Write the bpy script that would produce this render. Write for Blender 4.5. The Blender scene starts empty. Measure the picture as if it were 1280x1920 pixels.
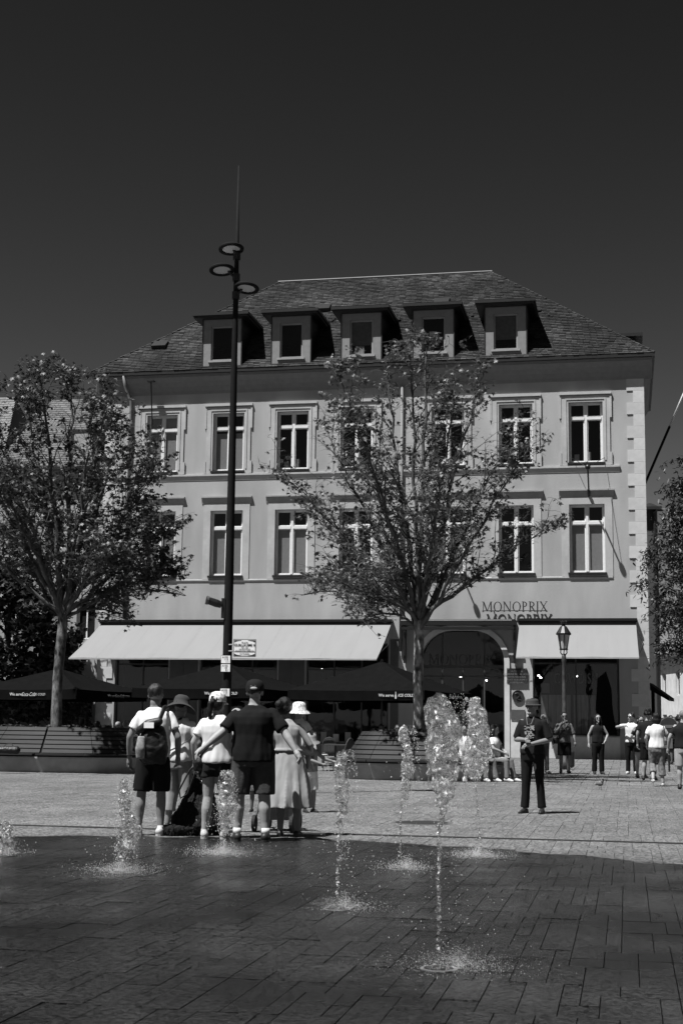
import bpy, bmesh, math, random
import numpy as np
from mathutils import Vector, Matrix, noise, Euler
R = math.radians
random.seed(7); rng = np.random.default_rng(7)
scene = bpy.context.scene
col = scene.collection

# ---------------------------------------------------------------- camera
cam_d = bpy.data.cameras.new('camera'); cam = bpy.data.objects.new('camera', cam_d); col.objects.link(cam)
TILT = math.atan(395/2667); ROLL = .012; F = 2667.0
cam.matrix_world = Matrix.Translation((0, 0, 1.36)) @ (Matrix.Rotation(math.pi/2+TILT, 4, 'X') @ Matrix.Rotation(ROLL, 4, 'Z'))
cam_d.sensor_fit = 'VERTICAL'; cam_d.sensor_height = 36; cam_d.sensor_width = 24; cam_d.lens = F/1920*36
cam_d.clip_start = .1; cam_d.clip_end = 3000
scene.camera = cam
# ---------------------------------------------------------------- world, sun, exposure
SUN_EL = 64.0; SUN_AZ = 53.3          # azimuth: degrees from the camera's back towards its left
world = bpy.data.worlds.new('World'); scene.world = world; world.use_nodes = True
wn = world.node_tree; bg = wn.nodes['Background']
sky = wn.nodes.new('ShaderNodeTexSky'); sky.sky_type = 'NISHITA'; sky.sun_disc = False
sky.sun_elevation = R(SUN_EL); sky.sun_rotation = R(180+SUN_AZ); sky.dust_density = .6; sky.ozone_density = 1.5
sep = wn.nodes.new('ShaderNodeSeparateColor')          # black and white film behind a red filter
wn.links.new(sky.outputs[0], sep.inputs[0])
def wmath(op, a, b):
    q = wn.nodes.new('ShaderNodeMath'); q.operation = op
    for k, w in enumerate((a, b)):
        if isinstance(w, (int, float)): q.inputs[k].default_value = w
        else: wn.links.new(w, q.inputs[k])
    return q.outputs[0]
mixed = wmath('MAXIMUM', wmath('SUBTRACT', sep.outputs[0], wmath('MULTIPLY', sep.outputs[2], .305)), wmath('MULTIPLY', sep.outputs[0], .1))
wn.links.new(mixed, bg.inputs[0])
bg.inputs[1].default_value = .054
sd = bpy.data.lights.new('sun', 'SUN'); sd.energy = 5.0; sd.angle = R(.5); sd.color = (1, 1, 1)
sun = bpy.data.objects.new('sun', sd); col.objects.link(sun)
S = Vector((-math.sin(R(SUN_AZ))*math.cos(R(SUN_EL)), -math.cos(R(SUN_AZ))*math.cos(R(SUN_EL)), math.sin(R(SUN_EL))))
sun.rotation_euler = S.to_track_quat('Z', 'Y').to_euler(); sun.location = (-20, -20, 60)
vs = scene.view_settings; vs.view_transform = 'Standard'; vs.look = 'None'; vs.exposure = .9; vs.gamma = 1; vs.use_curve_mapping = False
scene.cycles.max_bounces = 8; scene.cycles.transparent_max_bounces = 16

# ---------------------------------------------------------------- measured directions (photo pixel -> place)
CAMR = cam.matrix_world.to_3x3(); C0 = Vector((0, 0, 1.36))
def ray(x, y): return CAMR @ Vector(((x-640)/F, -(y-960)/F, -1))
def at(x, y, Y): d = ray(x, y); return C0 + d*(Y/d.y)
def ground(x, y): d = ray(x, y); return C0 + d*(-1.36/d.z)
YAW = R(11.3)
U = Vector((math.cos(YAW), -math.sin(YAW), 0)); B = Vector((math.sin(YAW), math.cos(YAW), 0))
P0 = Vector((12.758, 59.0, 0))

# ---------------------------------------------------------------- materials
MATS = {}
def mat(name, v=.3, rough=.7, var=.12, scale=6, metal=0, bump=0, bscale=60, spec=.4, var2=0, scale2=1.2, stretch=(1, 1, 1), trans=0, tint=0, alpha=1, ior=1.45, sss=0, detail=4):
    if name in MATS: return MATS[name]
    m = bpy.data.materials.new(name); m.use_nodes = True; MATS[name] = m
    n = m.node_tree.nodes; l = m.node_tree.links; p = n['Principled BSDF']
    p.inputs['Roughness'].default_value = rough; p.inputs['Metallic'].default_value = metal
    p.inputs['Specular IOR Level'].default_value = spec; p.inputs['IOR'].default_value = ior
    p.inputs['Transmission Weight'].default_value = trans
    tc = n.new('ShaderNodeTexCoord'); mp = n.new('ShaderNodeMapping'); mp.inputs['Scale'].default_value = stretch
    l.new(tc.outputs['Object'], mp.inputs[0])
    nz = n.new('ShaderNodeTexNoise'); nz.inputs['Scale'].default_value = scale; nz.inputs['Detail'].default_value = detail
    l.new(mp.outputs[0], nz.inputs['Vector'])
    mr = n.new('ShaderNodeMapRange'); mr.inputs[1].default_value = .3; mr.inputs[2].default_value = .7
    mr.inputs[3].default_value = v*(1-var); mr.inputs[4].default_value = v*(1+var)
    l.new(nz.outputs[0], mr.inputs[0]); out = mr.outputs[0]
    if var2:
        n2 = n.new('ShaderNodeTexNoise'); n2.inputs['Scale'].default_value = scale2; n2.inputs['Detail'].default_value = 6
        l.new(mp.outputs[0], n2.inputs['Vector'])
        m2 = n.new('ShaderNodeMapRange'); m2.inputs[1].default_value = .35; m2.inputs[2].default_value = .65
        m2.inputs[3].default_value = 1-var2; m2.inputs[4].default_value = 1+var2
        l.new(n2.outputs[0], m2.inputs[0])
        mm = n.new('ShaderNodeMath'); mm.operation = 'MULTIPLY'; l.new(out, mm.inputs[0]); l.new(m2.outputs[0], mm.inputs[1]); out = mm.outputs[0]
    if tint:
        at_ = n.new('ShaderNodeAttribute'); at_.attribute_name = 'tint'
        oi = n.new('ShaderNodeObjectInfo')
        ad = n.new('ShaderNodeMath'); ad.operation = 'ADD'; l.new(at_.outputs['Fac'], ad.inputs[0]); l.new(oi.outputs['Random'], ad.inputs[1])
        fr = n.new('ShaderNodeMath'); fr.operation = 'FRACT'; l.new(ad.outputs[0], fr.inputs[0])
        m3 = n.new('ShaderNodeMapRange'); m3.inputs[3].default_value = 1-tint; m3.inputs[4].default_value = 1+tint
        l.new(fr.outputs[0], m3.inputs[0])
        mm = n.new('ShaderNodeMath'); mm.operation = 'MULTIPLY'; l.new(out, mm.inputs[0]); l.new(m3.outputs[0], mm.inputs[1]); out = mm.outputs[0]
    l.new(out, p.inputs['Base Color'])
    if bump:
        nb = n.new('ShaderNodeTexNoise'); nb.inputs['Scale'].default_value = bscale; nb.inputs['Detail'].default_value = 5
        l.new(mp.outputs[0], nb.inputs['Vector'])
        bp = n.new('ShaderNodeBump'); bp.inputs['Strength'].default_value = bump; bp.inputs['Distance'].default_value = .02
        l.new(nb.outputs[0], bp.inputs['Height']); l.new(bp.outputs[0], p.inputs['Normal'])
    m['out'] = 1
    return m

def glass_mat(name, clear=.7, rough=.02):
    m = bpy.data.materials.new(name); m.use_nodes = True; MATS[name] = m
    n = m.node_tree.nodes; l = m.node_tree.links; n.remove(n['Principled BSDF'])
    t = n.new('ShaderNodeBsdfTransparent'); t.inputs[0].default_value = (clear, clear, clear, 1)
    g = n.new('ShaderNodeBsdfGlossy'); g.inputs['Roughness'].default_value = rough
    lw = n.new('ShaderNodeLayerWeight'); lw.inputs[0].default_value = .5; pw = n.new('ShaderNodeMath'); pw.operation = 'POWER'; l.new(lw.outputs['Facing'], pw.inputs[0]); pw.inputs[1].default_value = 5
    fr = n.new('ShaderNodeMath'); fr.operation = 'MULTIPLY_ADD'; l.new(pw.outputs[0], fr.inputs[0]); fr.inputs[1].default_value = .9; fr.inputs[2].default_value = .045
    tc = n.new('ShaderNodeTexCoord'); nz = n.new('ShaderNodeTexNoise'); nz.inputs['Scale'].default_value = 1.5
    bp = n.new('ShaderNodeBump'); bp.inputs['Strength'].default_value = .15; bp.inputs['Distance'].default_value = .02
    l.new(tc.outputs['Object'], nz.inputs[0]); l.new(nz.outputs[0], bp.inputs['Height']); l.new(bp.outputs[0], g.inputs['Normal'])
    mx = n.new('ShaderNodeMixShader'); l.new(fr.outputs[0], mx.inputs[0]); l.new(t.outputs[0], mx.inputs[1]); l.new(g.outputs[0], mx.inputs[2])
    l.new(mx.outputs[0], n['Material Output'].inputs[0]); return m

def emit_mat(name, s):
    m = bpy.data.materials.new(name); m.use_nodes = True
    p = m.node_tree.nodes['Principled BSDF']; p.inputs['Emission Color'].default_value = (1, 1, 1, 1); p.inputs['Emission Strength'].default_value = s
    return m

M_plaster = mat('plaster', .30, .9, .07, 1.6, bump=.3, bscale=40, var2=.13, scale2=.55, stretch=(1, 1, .3))
M_stone = mat('pale_stone', .44, .8, .06, 5, bump=.15, bscale=50, var2=.08, scale2=1.5, tint=.07)
M_trim = mat('trim_stone', .26, .8, .06, 5, bump=.15, bscale=40, var2=.1, scale2=1)
M_trim_l = mat('light_trim', .34, .8, .06, 5, bump=.15, bscale=40, var2=.1, scale2=1)
M_zinc = mat('dark_zinc', .012, .45, .2, 8, spec=.5)
M_slate = mat('roof_slate', .019, .75, .55, 11, bump=.4, bscale=80, var2=.65, scale2=.5, tint=.7, spec=.25)
M_whitewood = mat('white_painted_wood', .6, .5, .05, 10)
M_dormer = mat('grey_render', .19, .85, .08, 5, bump=.2, bscale=50)
M_glass = glass_mat('window_glass', .6)
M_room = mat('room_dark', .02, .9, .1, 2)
M_blind = mat('blind_fabric', .42, .9, .06, 8)
M_awning = mat('awning_canvas', .185, .8, .03, 3, stretch=(1, .2, .2), spec=.2)
M_black = mat('black_metal', .010, .4, .15, 10, spec=.5)
M_black2 = mat('matt_black_metal', .010, .8, .15, 10, spec=.1)
M_parasol = mat('dark_parasol_cloth', .0065, 1, .12, 5, bump=.2, bscale=90, spec=.0)
M_print = mat('white_print', .42, .7, .03, 10)
M_greyprint = mat('grey_print', .12, .7, .03, 10)
M_board = mat('sign_white', .8, .5, .04, 10)
M_concrete = mat('cast_concrete', .25, .8, .08, 5, bump=.15, bscale=60, var2=.12, scale2=1.3)
M_slat = mat('bench_slat_wood', .021, .65, .18, 9, stretch=(.3, 3, 3), bump=.2, bscale=40, tint=.18, spec=.25)
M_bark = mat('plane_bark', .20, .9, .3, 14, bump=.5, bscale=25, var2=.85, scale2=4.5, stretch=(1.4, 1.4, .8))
M_twig = mat('twig_bark', .06, .9, .25, 8)
M_darkwall = mat('shaded_wall', .12, .9, .1, 4, var2=.1)
M_lampglass = mat('lamp_glass', .45, .35, .03, 5, spec=.5)

def leaf_mat(name, v, tr):
    m = bpy.data.materials.new(name); m.use_nodes = True
    n = m.node_tree.nodes; l = m.node_tree.links; p = n['Principled BSDF']
    g = n.new('ShaderNodeAttribute'); g.attribute_name = 'tint'
    mr = n.new('ShaderNodeMapRange'); mr.inputs[3].default_value = v*.55; mr.inputs[4].default_value = v*1.6
    l.new(g.outputs['Fac'], mr.inputs[0]); l.new(mr.outputs[0], p.inputs['Base Color'])
    p.inputs['Roughness'].default_value = .5; p.inputs['Specular IOR Level'].default_value = .5
    t = n.new('ShaderNodeBsdfTranslucent'); t.inputs[0].default_value = (tr, tr, tr, 1)
    a = n.new('ShaderNodeMixShader'); a.inputs[0].default_value = .25
    l.new(p.outputs[0], a.inputs[1]); l.new(t.outputs[0], a.inputs[2]); l.new(a.outputs[0], n['Material Output'].inputs[0])
    return m
M_leaf = leaf_mat('plane_leaf', .085, .09)
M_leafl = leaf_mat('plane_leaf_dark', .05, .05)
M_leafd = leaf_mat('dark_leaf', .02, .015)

def water_mat(name, white, rough, clear=0, sc=60):
    m = bpy.data.materials.new(name); m.use_nodes = True
    n = m.node_tree.nodes; l = m.node_tree.links; p = n['Principled BSDF']
    p.inputs['Base Color'].default_value = (1, 1, 1, 1); p.inputs['Roughness'].default_value = rough
    p.inputs['IOR'].default_value = 1.33; p.inputs['Transmission Weight'].default_value = 1-white
    tc = n.new('ShaderNodeTexCoord'); nz = n.new('ShaderNodeTexNoise'); nz.inputs['Scale'].default_value = sc; nz.inputs['Detail'].default_value = 3
    l.new(tc.outputs['Object'], nz.inputs[0])
    bp = n.new('ShaderNodeBump'); bp.inputs['Strength'].default_value = .8; bp.inputs['Distance'].default_value = .03
    l.new(nz.outputs[0], bp.inputs['Height']); l.new(bp.outputs[0], p.inputs['Normal'])
    if clear:      # aerated water lets part of what is behind it through
        t = n.new('ShaderNodeBsdfTransparent'); nc = n.new('ShaderNodeTexNoise'); nc.inputs['Scale'].default_value = 22; nc.inputs['Detail'].default_value = 4; l.new(tc.outputs['Object'], nc.inputs[0])
        mr = n.new('ShaderNodeMapRange'); mr.inputs[1].default_value = .4; mr.inputs[2].default_value = .6; mr.inputs[3].default_value = clear*1.8; mr.inputs[4].default_value = clear*.2; l.new(nc.outputs[0], mr.inputs[0])
        mx = n.new('ShaderNodeMixShader'); l.new(mr.outputs[0], mx.inputs[0]); l.new(p.outputs[0], mx.inputs[1]); l.new(t.outputs[0], mx.inputs[2])
        # foam-white broken patches that put the plume's highlights into the colour
        nf = n.new('ShaderNodeTexNoise'); nf.inputs['Scale'].default_value = 30; nf.inputs['Detail'].default_value = 5; nf.inputs['Roughness'].default_value = .65; l.new(tc.outputs['Object'], nf.inputs[0])
        mf = n.new('ShaderNodeMapRange'); mf.inputs[1].default_value = .555; mf.inputs[2].default_value = .62; mf.inputs[4].default_value = .75; l.new(nf.outputs[0], mf.inputs[0])
        pf = n.new('ShaderNodeBsdfPrincipled'); pf.inputs['Base Color'].default_value = (.8, .8, .8, 1); pf.inputs['Roughness'].default_value = .2; pf.inputs['Specular IOR Level'].default_value = .8; l.new(bp.outputs[0], pf.inputs['Normal'])
        m2 = n.new('ShaderNodeMixShader'); l.new(mf.outputs[0], m2.inputs[0]); l.new(mx.outputs[0], m2.inputs[1]); l.new(pf.outputs[0], m2.inputs[2]); l.new(m2.outputs[0], n['Material Output'].inputs[0])
    return m
M_water = water_mat('fountain_water', .02, .02, .45, 20)
M_drop = water_mat('water_drops', .42, .15)

# ---------------------------------------------------------------- helpers
def link(o, parent=None):
    col.objects.link(o)
    if parent is not None: o.parent = parent
    return o
def tag(o, label=None, cat=None, group=None, kind=None):
    if label: o['label'] = label
    if cat: o['category'] = cat
    if group: o['group'] = group
    if kind: o['kind'] = kind
    return o
def empty(name, loc=(0, 0, 0), rz=0, label=None, cat=None, group=None):
    o = bpy.data.objects.new(name, None); o.empty_display_size = .2; col.objects.link(o)
    o.location = loc; o.rotation_euler = (0, 0, rz); tag(o, label, cat, group); return o
def copy_tree(o, parent=None):
    c = o.copy(); link(c, parent)
    for ch in list(o.children): copy_tree(ch, c)
    return c
class MB:
    def __init__(s): s.v = []; s.f = []; s.t = []
    def quad(s, a, b, c, d, t=0):
        i = len(s.v); s.v += [tuple(a), tuple(b), tuple(c), tuple(d)]; s.f.append((i, i+1, i+2, i+3)); s.t.append(t)
    def box(s, x0, x1, y0, y1, z0, z1, t=0, M=None):
        P = [Vector(p) for p in ((x0, y0, z0), (x1, y0, z0), (x1, y1, z0), (x0, y1, z0), (x0, y0, z1), (x1, y0, z1), (x1, y1, z1), (x0, y1, z1))]
        if M is not None: P = [M @ p for p in P]
        i = len(s.v); s.v += [tuple(p) for p in P]
        for q in ((0, 3, 2, 1), (4, 5, 6, 7), (0, 1, 5, 4), (1, 2, 6, 5), (2, 3, 7, 6), (3, 0, 4, 7)): s.f.append(tuple(i+k for k in q)); s.t.append(t)
        return s
    def prism(s, poly, axis_fn, a, b, t=0):
        n = len(poly); i = len(s.v)
        s.v += [tuple(axis_fn(p, a)) for p in poly] + [tuple(axis_fn(p, b)) for p in poly]
        for k in range(n): s.f.append((i+k, i+(k+1) % n, i+n+(k+1) % n, i+n+k)); s.t.append(t)
        s.f.append(tuple(i+k for k in range(n))[::-1]); s.f.append(tuple(i+n+k for k in range(n))); s.t += [t, t]
        return s
    def tube(s, pts, rad, n=8, cap=True, t=0):
        pts = [Vector(p) for p in pts]; rings = []
        if not isinstance(rad, (list, tuple)): rad = [rad]*len(pts)
        prev = None
        for k, p in enumerate(pts):
            d = (pts[min(k+1, len(pts)-1)]-pts[max(k-1, 0)]).normalized()
            if prev is None:
                a = d.orthogonal().normalized()
            else:
                a = (prev - d*prev.dot(d)); a = a.normalized() if a.length > 1e-6 else d.orthogonal().normalized()
            prev = a; b = d.cross(a); i = len(s.v)
            rr = rad[k] if isinstance(rad[k], tuple) else (rad[k], rad[k])
            for j in range(n):
                th = 2*math.pi*j/n; s.v.append(tuple(p+a*math.cos(th)*rr[0]+b*math.sin(th)*rr[1]))
            rings.append(i)
        for k in range(len(rings)-1):
            for j in range(n):
                s.f.append((rings[k]+j, rings[k]+(j+1) % n, rings[k+1]+(j+1) % n, rings[k+1]+j)); s.t.append(t)
        if cap:
            s.f.append(tuple(rings[0]+j for j in range(n))[::-1]); s.f.append(tuple(rings[-1]+j for j in range(n))); s.t += [t, t]
        return s
    def lathe(s, prof, n=24, c=(0, 0), t=0, squash=1):
        rings = []
        for r, z in prof:
            rings.append(len(s.v))
            for j in range(n):
                th = 2*math.pi*j/n; s.v.append((c[0]+r*math.cos(th), c[1]+r*math.sin(th)*squash, z))
        for k in range(len(rings)-1):
            for j in range(n):
                s.f.append((rings[k]+j, rings[k]+(j+1) % n, rings[k+1]+(j+1) % n, rings[k+1]+j)); s.t.append(t)
        s.f.append(tuple(rings[0]+j for j in range(n))[::-1]); s.f.append(tuple(rings[-1]+j for j in range(n))); s.t += [t, t]
        return s
    def mesh(s, name, m, smooth=False, tint=False):
        me = bpy.data.meshes.new(name); me.from_pydata(s.v, [], s.f)
        if m: me.materials.append(m)
        if tint:
            a = me.attributes.new('tint', 'FLOAT', 'FACE'); a.data.foreach_set('value', s.t)
        if smooth: me.polygons.foreach_set('use_smooth', [True]*len(me.polygons))
        me.update(); return me
    def build(s, name, m, parent=None, smooth=False, tint=False, kind=None, loc=None, fix=True):
        me = s.mesh(name, m, smooth, tint)
        if fix:
            bm = bmesh.new(); bm.from_mesh(me); bmesh.ops.recalc_face_normals(bm, faces=bm.faces); bm.to_mesh(me); bm.free()
        o = bpy.data.objects.new(name, me); link(o, parent)
        if loc is not None: o.location = loc
        if kind: o['kind'] = kind
        return o
def inst(name, me, parent, loc=(0, 0, 0), rot=(0, 0, 0), sc=(1, 1, 1)):
    o = bpy.data.objects.new(name, me); link(o, parent); o.location = loc; o.rotation_euler = rot; o.scale = sc; return o
def evaluated(o):
    dg = bpy.context.evaluated_depsgraph_get(); return bpy.data.meshes.new_from_object(o.evaluated_get(dg))
def text_mesh(s, size, m, depth=.004, offset=0, shear=0, spacing=1, align='CENTER'):
    c = bpy.data.curves.new('lettering', 'FONT'); c.body = s; c.size = size; c.extrude = depth; c.offset = offset; c.shear = shear
    c.space_character = spacing; c.align_x = align; c.align_y = 'CENTER'; c.resolution_u = 3
    o = bpy.data.objects.new('lettering', c); col.objects.link(o); bpy.context.view_layer.update()
    me = evaluated(o); bpy.data.objects.remove(o); bpy.data.curves.remove(c)
    me.materials.clear(); me.materials.append(m); return me
def put_text(name, s, size, m, parent, loc, rot=(math.pi/2, 0, 0), sx=1, **k):
    o = inst(name, text_mesh(s, size, m, **k), parent, loc, rot, (sx, 1, 1)); return o
# ================================================================ GROUND
def ring_ground():
    g = MB(); z = -.018
    s = 900
    g.quad((-s, -s, z), (s, -s, z), (s, s, z), (-s, s, z))
    m = mat('mortar_bed', .035, .9, .2, 3)
    return g.build('ground', m, kind='structure')
GR = ring_ground()
def paving_material(name, v, tint=.12, wet=True, gran=.95):
    m = mat(name, v, .75, .1, 2.5, bump=.55, bscale=70, tint=tint, var2=.14, scale2=.5)
    n = m.node_tree.nodes; l = m.node_tree.links; p = n['Principled BSDF']
    geo = n.new('ShaderNodeNewGeometry')
    # granite speckle
    vn0 = n.new('ShaderNodeTexVoronoi'); vn0.inputs['Scale'].default_value = 48; l.new(geo.outputs['Position'], vn0.inputs['Vector'])
    vn = n.new('ShaderNodeSeparateColor'); l.new(vn0.outputs['Color'], vn.inputs[0])
    mrs = n.new('ShaderNodeMapRange'); mrs.inputs[1].default_value = 0; mrs.inputs[2].default_value = 1; mrs.inputs[3].default_value = 1-gran; mrs.inputs[4].default_value = 1+gran
    l.new(vn.outputs[0], mrs.inputs[0])
    src = p.inputs['Base Color'].links[0].from_socket
    mu = n.new('ShaderNodeMath'); mu.operation = 'MULTIPLY'; l.new(src, mu.inputs[0]); l.new(mrs.outputs[0], mu.inputs[1])
    out = mu.outputs[0]
    if wet:
        sx = n.new('ShaderNodeSeparateXYZ'); l.new(geo.outputs['Position'], sx.inputs[0])
        def math_(op, a, b=None):
            q = n.new('ShaderNodeMath'); q.operation = op
            for k, w in enumerate((a, b)):
                if w is None: continue
                if isinstance(w, (int, float)): q.inputs[k].default_value = w
                else: l.new(w, q.inputs[k])
            return q.outputs[0]
        ex = math_('DIVIDE', math_('ADD', sx.outputs[0], 2.0), 7.6); ey = math_('DIVIDE', math_('SUBTRACT', sx.outputs[1], 8.0), 9.3)
        d = math_('SQRT', math_('ADD', math_('POWER', ex, 2), math_('POWER', ey, 2)))
        nn = n.new('ShaderNodeTexNoise'); nn.inputs['Scale'].default_value = 1.6; nn.inputs['Detail'].default_value = 7; l.new(geo.outputs['Position'], nn.inputs['Vector'])
        d2 = math_('ADD', d, math_('MULTIPLY', math_('SUBTRACT', nn.outputs[0], .5), .11))
        w = n.new('ShaderNodeMapRange'); w.inputs[1].default_value = .995; w.inputs[2].default_value = 1.005; w.inputs[3].default_value = 1; w.inputs[4].default_value = 0; l.new(d2, w.inputs[0])
        # damp strip just outside the wet edge
        w2 = n.new('ShaderNodeMapRange'); w2.inputs[1].default_value = 1.0; w2.inputs[2].default_value = 1.06; w2.inputs[3].default_value = .8; w2.inputs[4].default_value = 1; l.new(d2, w2.inputs[0])
        wn2 = n.new('ShaderNodeTexNoise'); wn2.inputs['Scale'].default_value = .75; wn2.inputs['Detail'].default_value = 5; l.new(geo.outputs['Position'], wn2.inputs['Vector'])
        wd = n.new('ShaderNodeMapRange'); wd.inputs[1].default_value = .35; wd.inputs[2].default_value = .65; wd.inputs[3].default_value = .05; wd.inputs[4].default_value = .21; l.new(wn2.outputs[0], wd.inputs[0])
        k = n.new('ShaderNodeMix'); k.data_type = 'FLOAT'; l.new(w.outputs[0], k.inputs[0]); l.new(w2.outputs[0], k.inputs[2]); l.new(wd.outputs[0], k.inputs[3])
        mu2 = n.new('ShaderNodeMath'); mu2.operation = 'MULTIPLY'; l.new(out, mu2.inputs[0]); l.new(k.outputs[0], mu2.inputs[1]); out = mu2.outputs[0]
        rn = n.new('ShaderNodeMapRange'); rn.inputs[1].default_value = .35; rn.inputs[2].default_value = .65; rn.inputs[3].default_value = .30; rn.inputs[4].default_value = .13; l.new(wn2.outputs[0], rn.inputs[0])
        rr = n.new('ShaderNodeMix'); rr.data_type = 'FLOAT'; rr.inputs[2].default_value = .75; l.new(rn.outputs[0], rr.inputs[3]); l.new(w.outputs[0], rr.inputs[0])
        l.new(rr.outputs[0], p.inputs['Roughness'])
    l.new(out, p.inputs['Base Color'])
    return m
M_pave = paving_material('granite_paving', .105)
M_pave_far = paving_material('pale_cobbles', .11, .16, wet=False)

def plaza(a, b):        # plaza coordinates: a along the facade, b away from the camera
    return U*a + B*b
def loc_ab(p): return p.dot(U), p.dot(B)
def visible(p, mg=60):
    q = CAMR.transposed() @ (Vector((p[0], p[1], 0))-C0)
    if q.z > -2: return False
    x = 640+F*q.x/-q.z; y = 960-F*q.y/-q.z
    return -mg < x < 1280+mg and y < 1920+mg*2
CA, CB = .098, .29
def tiles_region(b0, b1, a0, a1, shapes, ca=CA, cb=CB):
    na, nb = int((a1-a0)/ca), int((b1-b0)/cb); used = np.zeros((na, nb), bool); out = []
    for j in range(nb):
        for i in range(na):
            if used[i, j]: continue
            sh = shapes[random.randrange(len(shapes))]
            w, h = sh
            while w > 1 and (i+w > na or used[i:i+w, j].any()): w -= 1
            h = min(h, nb-j)
            used[i:i+w, j:j+h] = True
            out.append((a0+i*ca, b0+j*cb, w*ca, h*cb))
    return out
SH = [(1, 1), (2, 1), (2, 1), (3, 1), (2, 1), (3, 1), (1, 1), (2, 2), (3, 2), (2, 3), (2, 1)]
near = [t for t in tiles_region(5.9, 17.68, -12.5, 8, SH) if visible(plaza(t[0]+t[2]/2, t[1]+t[3]/2), 90)]
def appsize(t):
    p = plaza(t[0]+t[2]/2, t[1]+t[3]/2); return t[2]*t[3]/max(p.y, 1)**3
near.sort(key=appsize, reverse=True)
# one bevelled unit slab, scaled per stone
def unit_slab():
    b = .004; v = [(0, 0, -.03), (1, 0, -.03), (1, 1, -.03), (0, 1, -.03)]
    m = MB(); m.v = v+[(0, 0, -.0005), (1, 0, -.0005), (1, 1, -.0005), (0, 1, -.0005), (b, b, 0), (1-b, b, 0), (1-b, 1-b, 0), (b, 1-b, 0)]
    m.f = [(8, 9, 10, 11)]+[(4+k, 4+(k+1) % 4, 8+(k+1) % 4, 8+k) for k in range(4)]+[(k, (k+1) % 4, 4+(k+1) % 4, 4+k) for k in range(4)]
    m.t = [0]*9
    return m.mesh('paving_slab', M_pave)
slab = unit_slab()
GA, GB = .0026, .0007
for t in near[:300]:
    p = plaza(t[0]+GA, t[1]+GB); 
    o = inst('paving_slab', slab, GR, (p.x, p.y, random.uniform(-.0015, .0015)), (random.uniform(-.002, .002), random.uniform(-.003, .003), -YAW), (t[2]-2*GA, t[3]-2*GB, 1))
def slabs_mesh(name, tl, m, z=0, ga=GA, gb=GB, bev=.0006):
    V = []; Fc = []; T = []
    for (a, b, w, h) in tl:
        t = random.random(); dz = random.uniform(-.0015, .0015)+z
        a0, a1, b0, b1 = a+ga, a+w-ga, b+gb, b+h-gb; i = len(V)
        for (x, y, q) in ((a0, b0, -.03), (a1, b0, -.03), (a1, b1, -.03), (a0, b1, -.03), (a0, b0, -bev), (a1, b0, -bev), (a1, b1, -bev), (a0, b1, -bev), (a0+bev, b0+bev, 0), (a1-bev, b0+bev, 0), (a1-bev, b1-bev, 0), (a0+bev, b1-bev, 0)):
            p = plaza(x, y); V.append((p.x, p.y, q+dz))
        Fc += [(i+8, i+9, i+10, i+11)]+[(i+4+k, i+4+(k+1) % 4, i+8+(k+1) % 4, i+8+k) for k in range(4)]+[(i+k, i+(k+1) % 4, i+4+(k+1) % 4, i+4+k) for k in range(4)]
        T += [t]*9
    me = bpy.data.meshes.new(name); me.from_pydata(V, [], Fc); me.materials.append(m)
    me.attributes.new('tint', 'FLOAT', 'FACE').data.foreach_set('value', T)
    o = bpy.data.objects.new(name, me); link(o, GR); o['kind'] = 'stuff'; return o
slabs_mesh('paving_slabs', near[300:], M_pave)
mid = [t for t in tiles_region(17.74, 34.0, -18, 11, SH, .15, .36) if visible(plaza(t[0], t[1]), 250)]
slabs_mesh('plaza_slabs', mid, M_pave)
far = [t for t in tiles_region(34.04, 60, -26, 16, [(1, 1), (2, 1)], .28, .28) if visible(plaza(t[0], t[1]), 200)]
slabs_mesh('cobbles', far, M_pave_far, ga=.008, gb=.008)
# outside the built stones: one plain sheet each side, a little lower, darkened to cut bounce light
g = MB()
for (a0, a1, b0, b1) in ((-200, -26, 34, 57.5), (16, 200, 34, 200), (-200, -18, 6, 34), (11, 200, 6, 34), (-200, 200, -200, 5.9), (-12.5-190, -12.5-5.5, 5.9, 6), (-26, 16, 60, 200), (-200, -26, 57.5, 200)):
    P = [plaza(a0, b0), plaza(a1, b0), plaza(a1, b1), plaza(a0, b1)]
    g.quad(*[(p.x, p.y, -.012) for p in P])
g.build('plaza_paving', mat('outer_ground_dark', .045, .9, .15, 3), kind='structure')
# drain slot across the plaza
g = MB(); p = plaza(-14, 17.66); 
g.box(0, 26, 0, .05, -.03, .003)
o = g.build('drain_channel', mat('drain_metal', .06, .5, .2, 10, metal=.3), None); o.location = p; o.rotation_euler = (0, 0, -YAW)
tag(o, 'narrow dark drain channel crossing the paving behind the wet area', 'drain')
# round cover in the plaza
def disc_cover(name, loc, r, label, cat, group=None, grate=False):
    e = empty(name, loc, 0, label, cat, group)
    m = MB(); m.lathe([(r, -.01), (r, .004), (r*.9, .006)], 32); m.build('rim', mat('cover_steel', .2, .35, .2, 20, metal=.6), e)
    m = MB(); m.lathe([(r*.88, .004), (r*.88, .008)], 32); m.build('lid', mat('cover_dark', .02, .6, .3, 40, bump=.4), e)
    if grate:
        m = MB(); m.lathe([(r*.2, .004), (r*.2, .03), (r*.1, .035)], 12); m.build('nozzle', mat('cover_steel'), e)
    return e
c = ground(790, 1543); disc_cover('manhole_cover', (c.x, c.y, 0), .42, 'round dark cover set in the dry paving behind the fountain jets', 'manhole cover')

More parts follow.
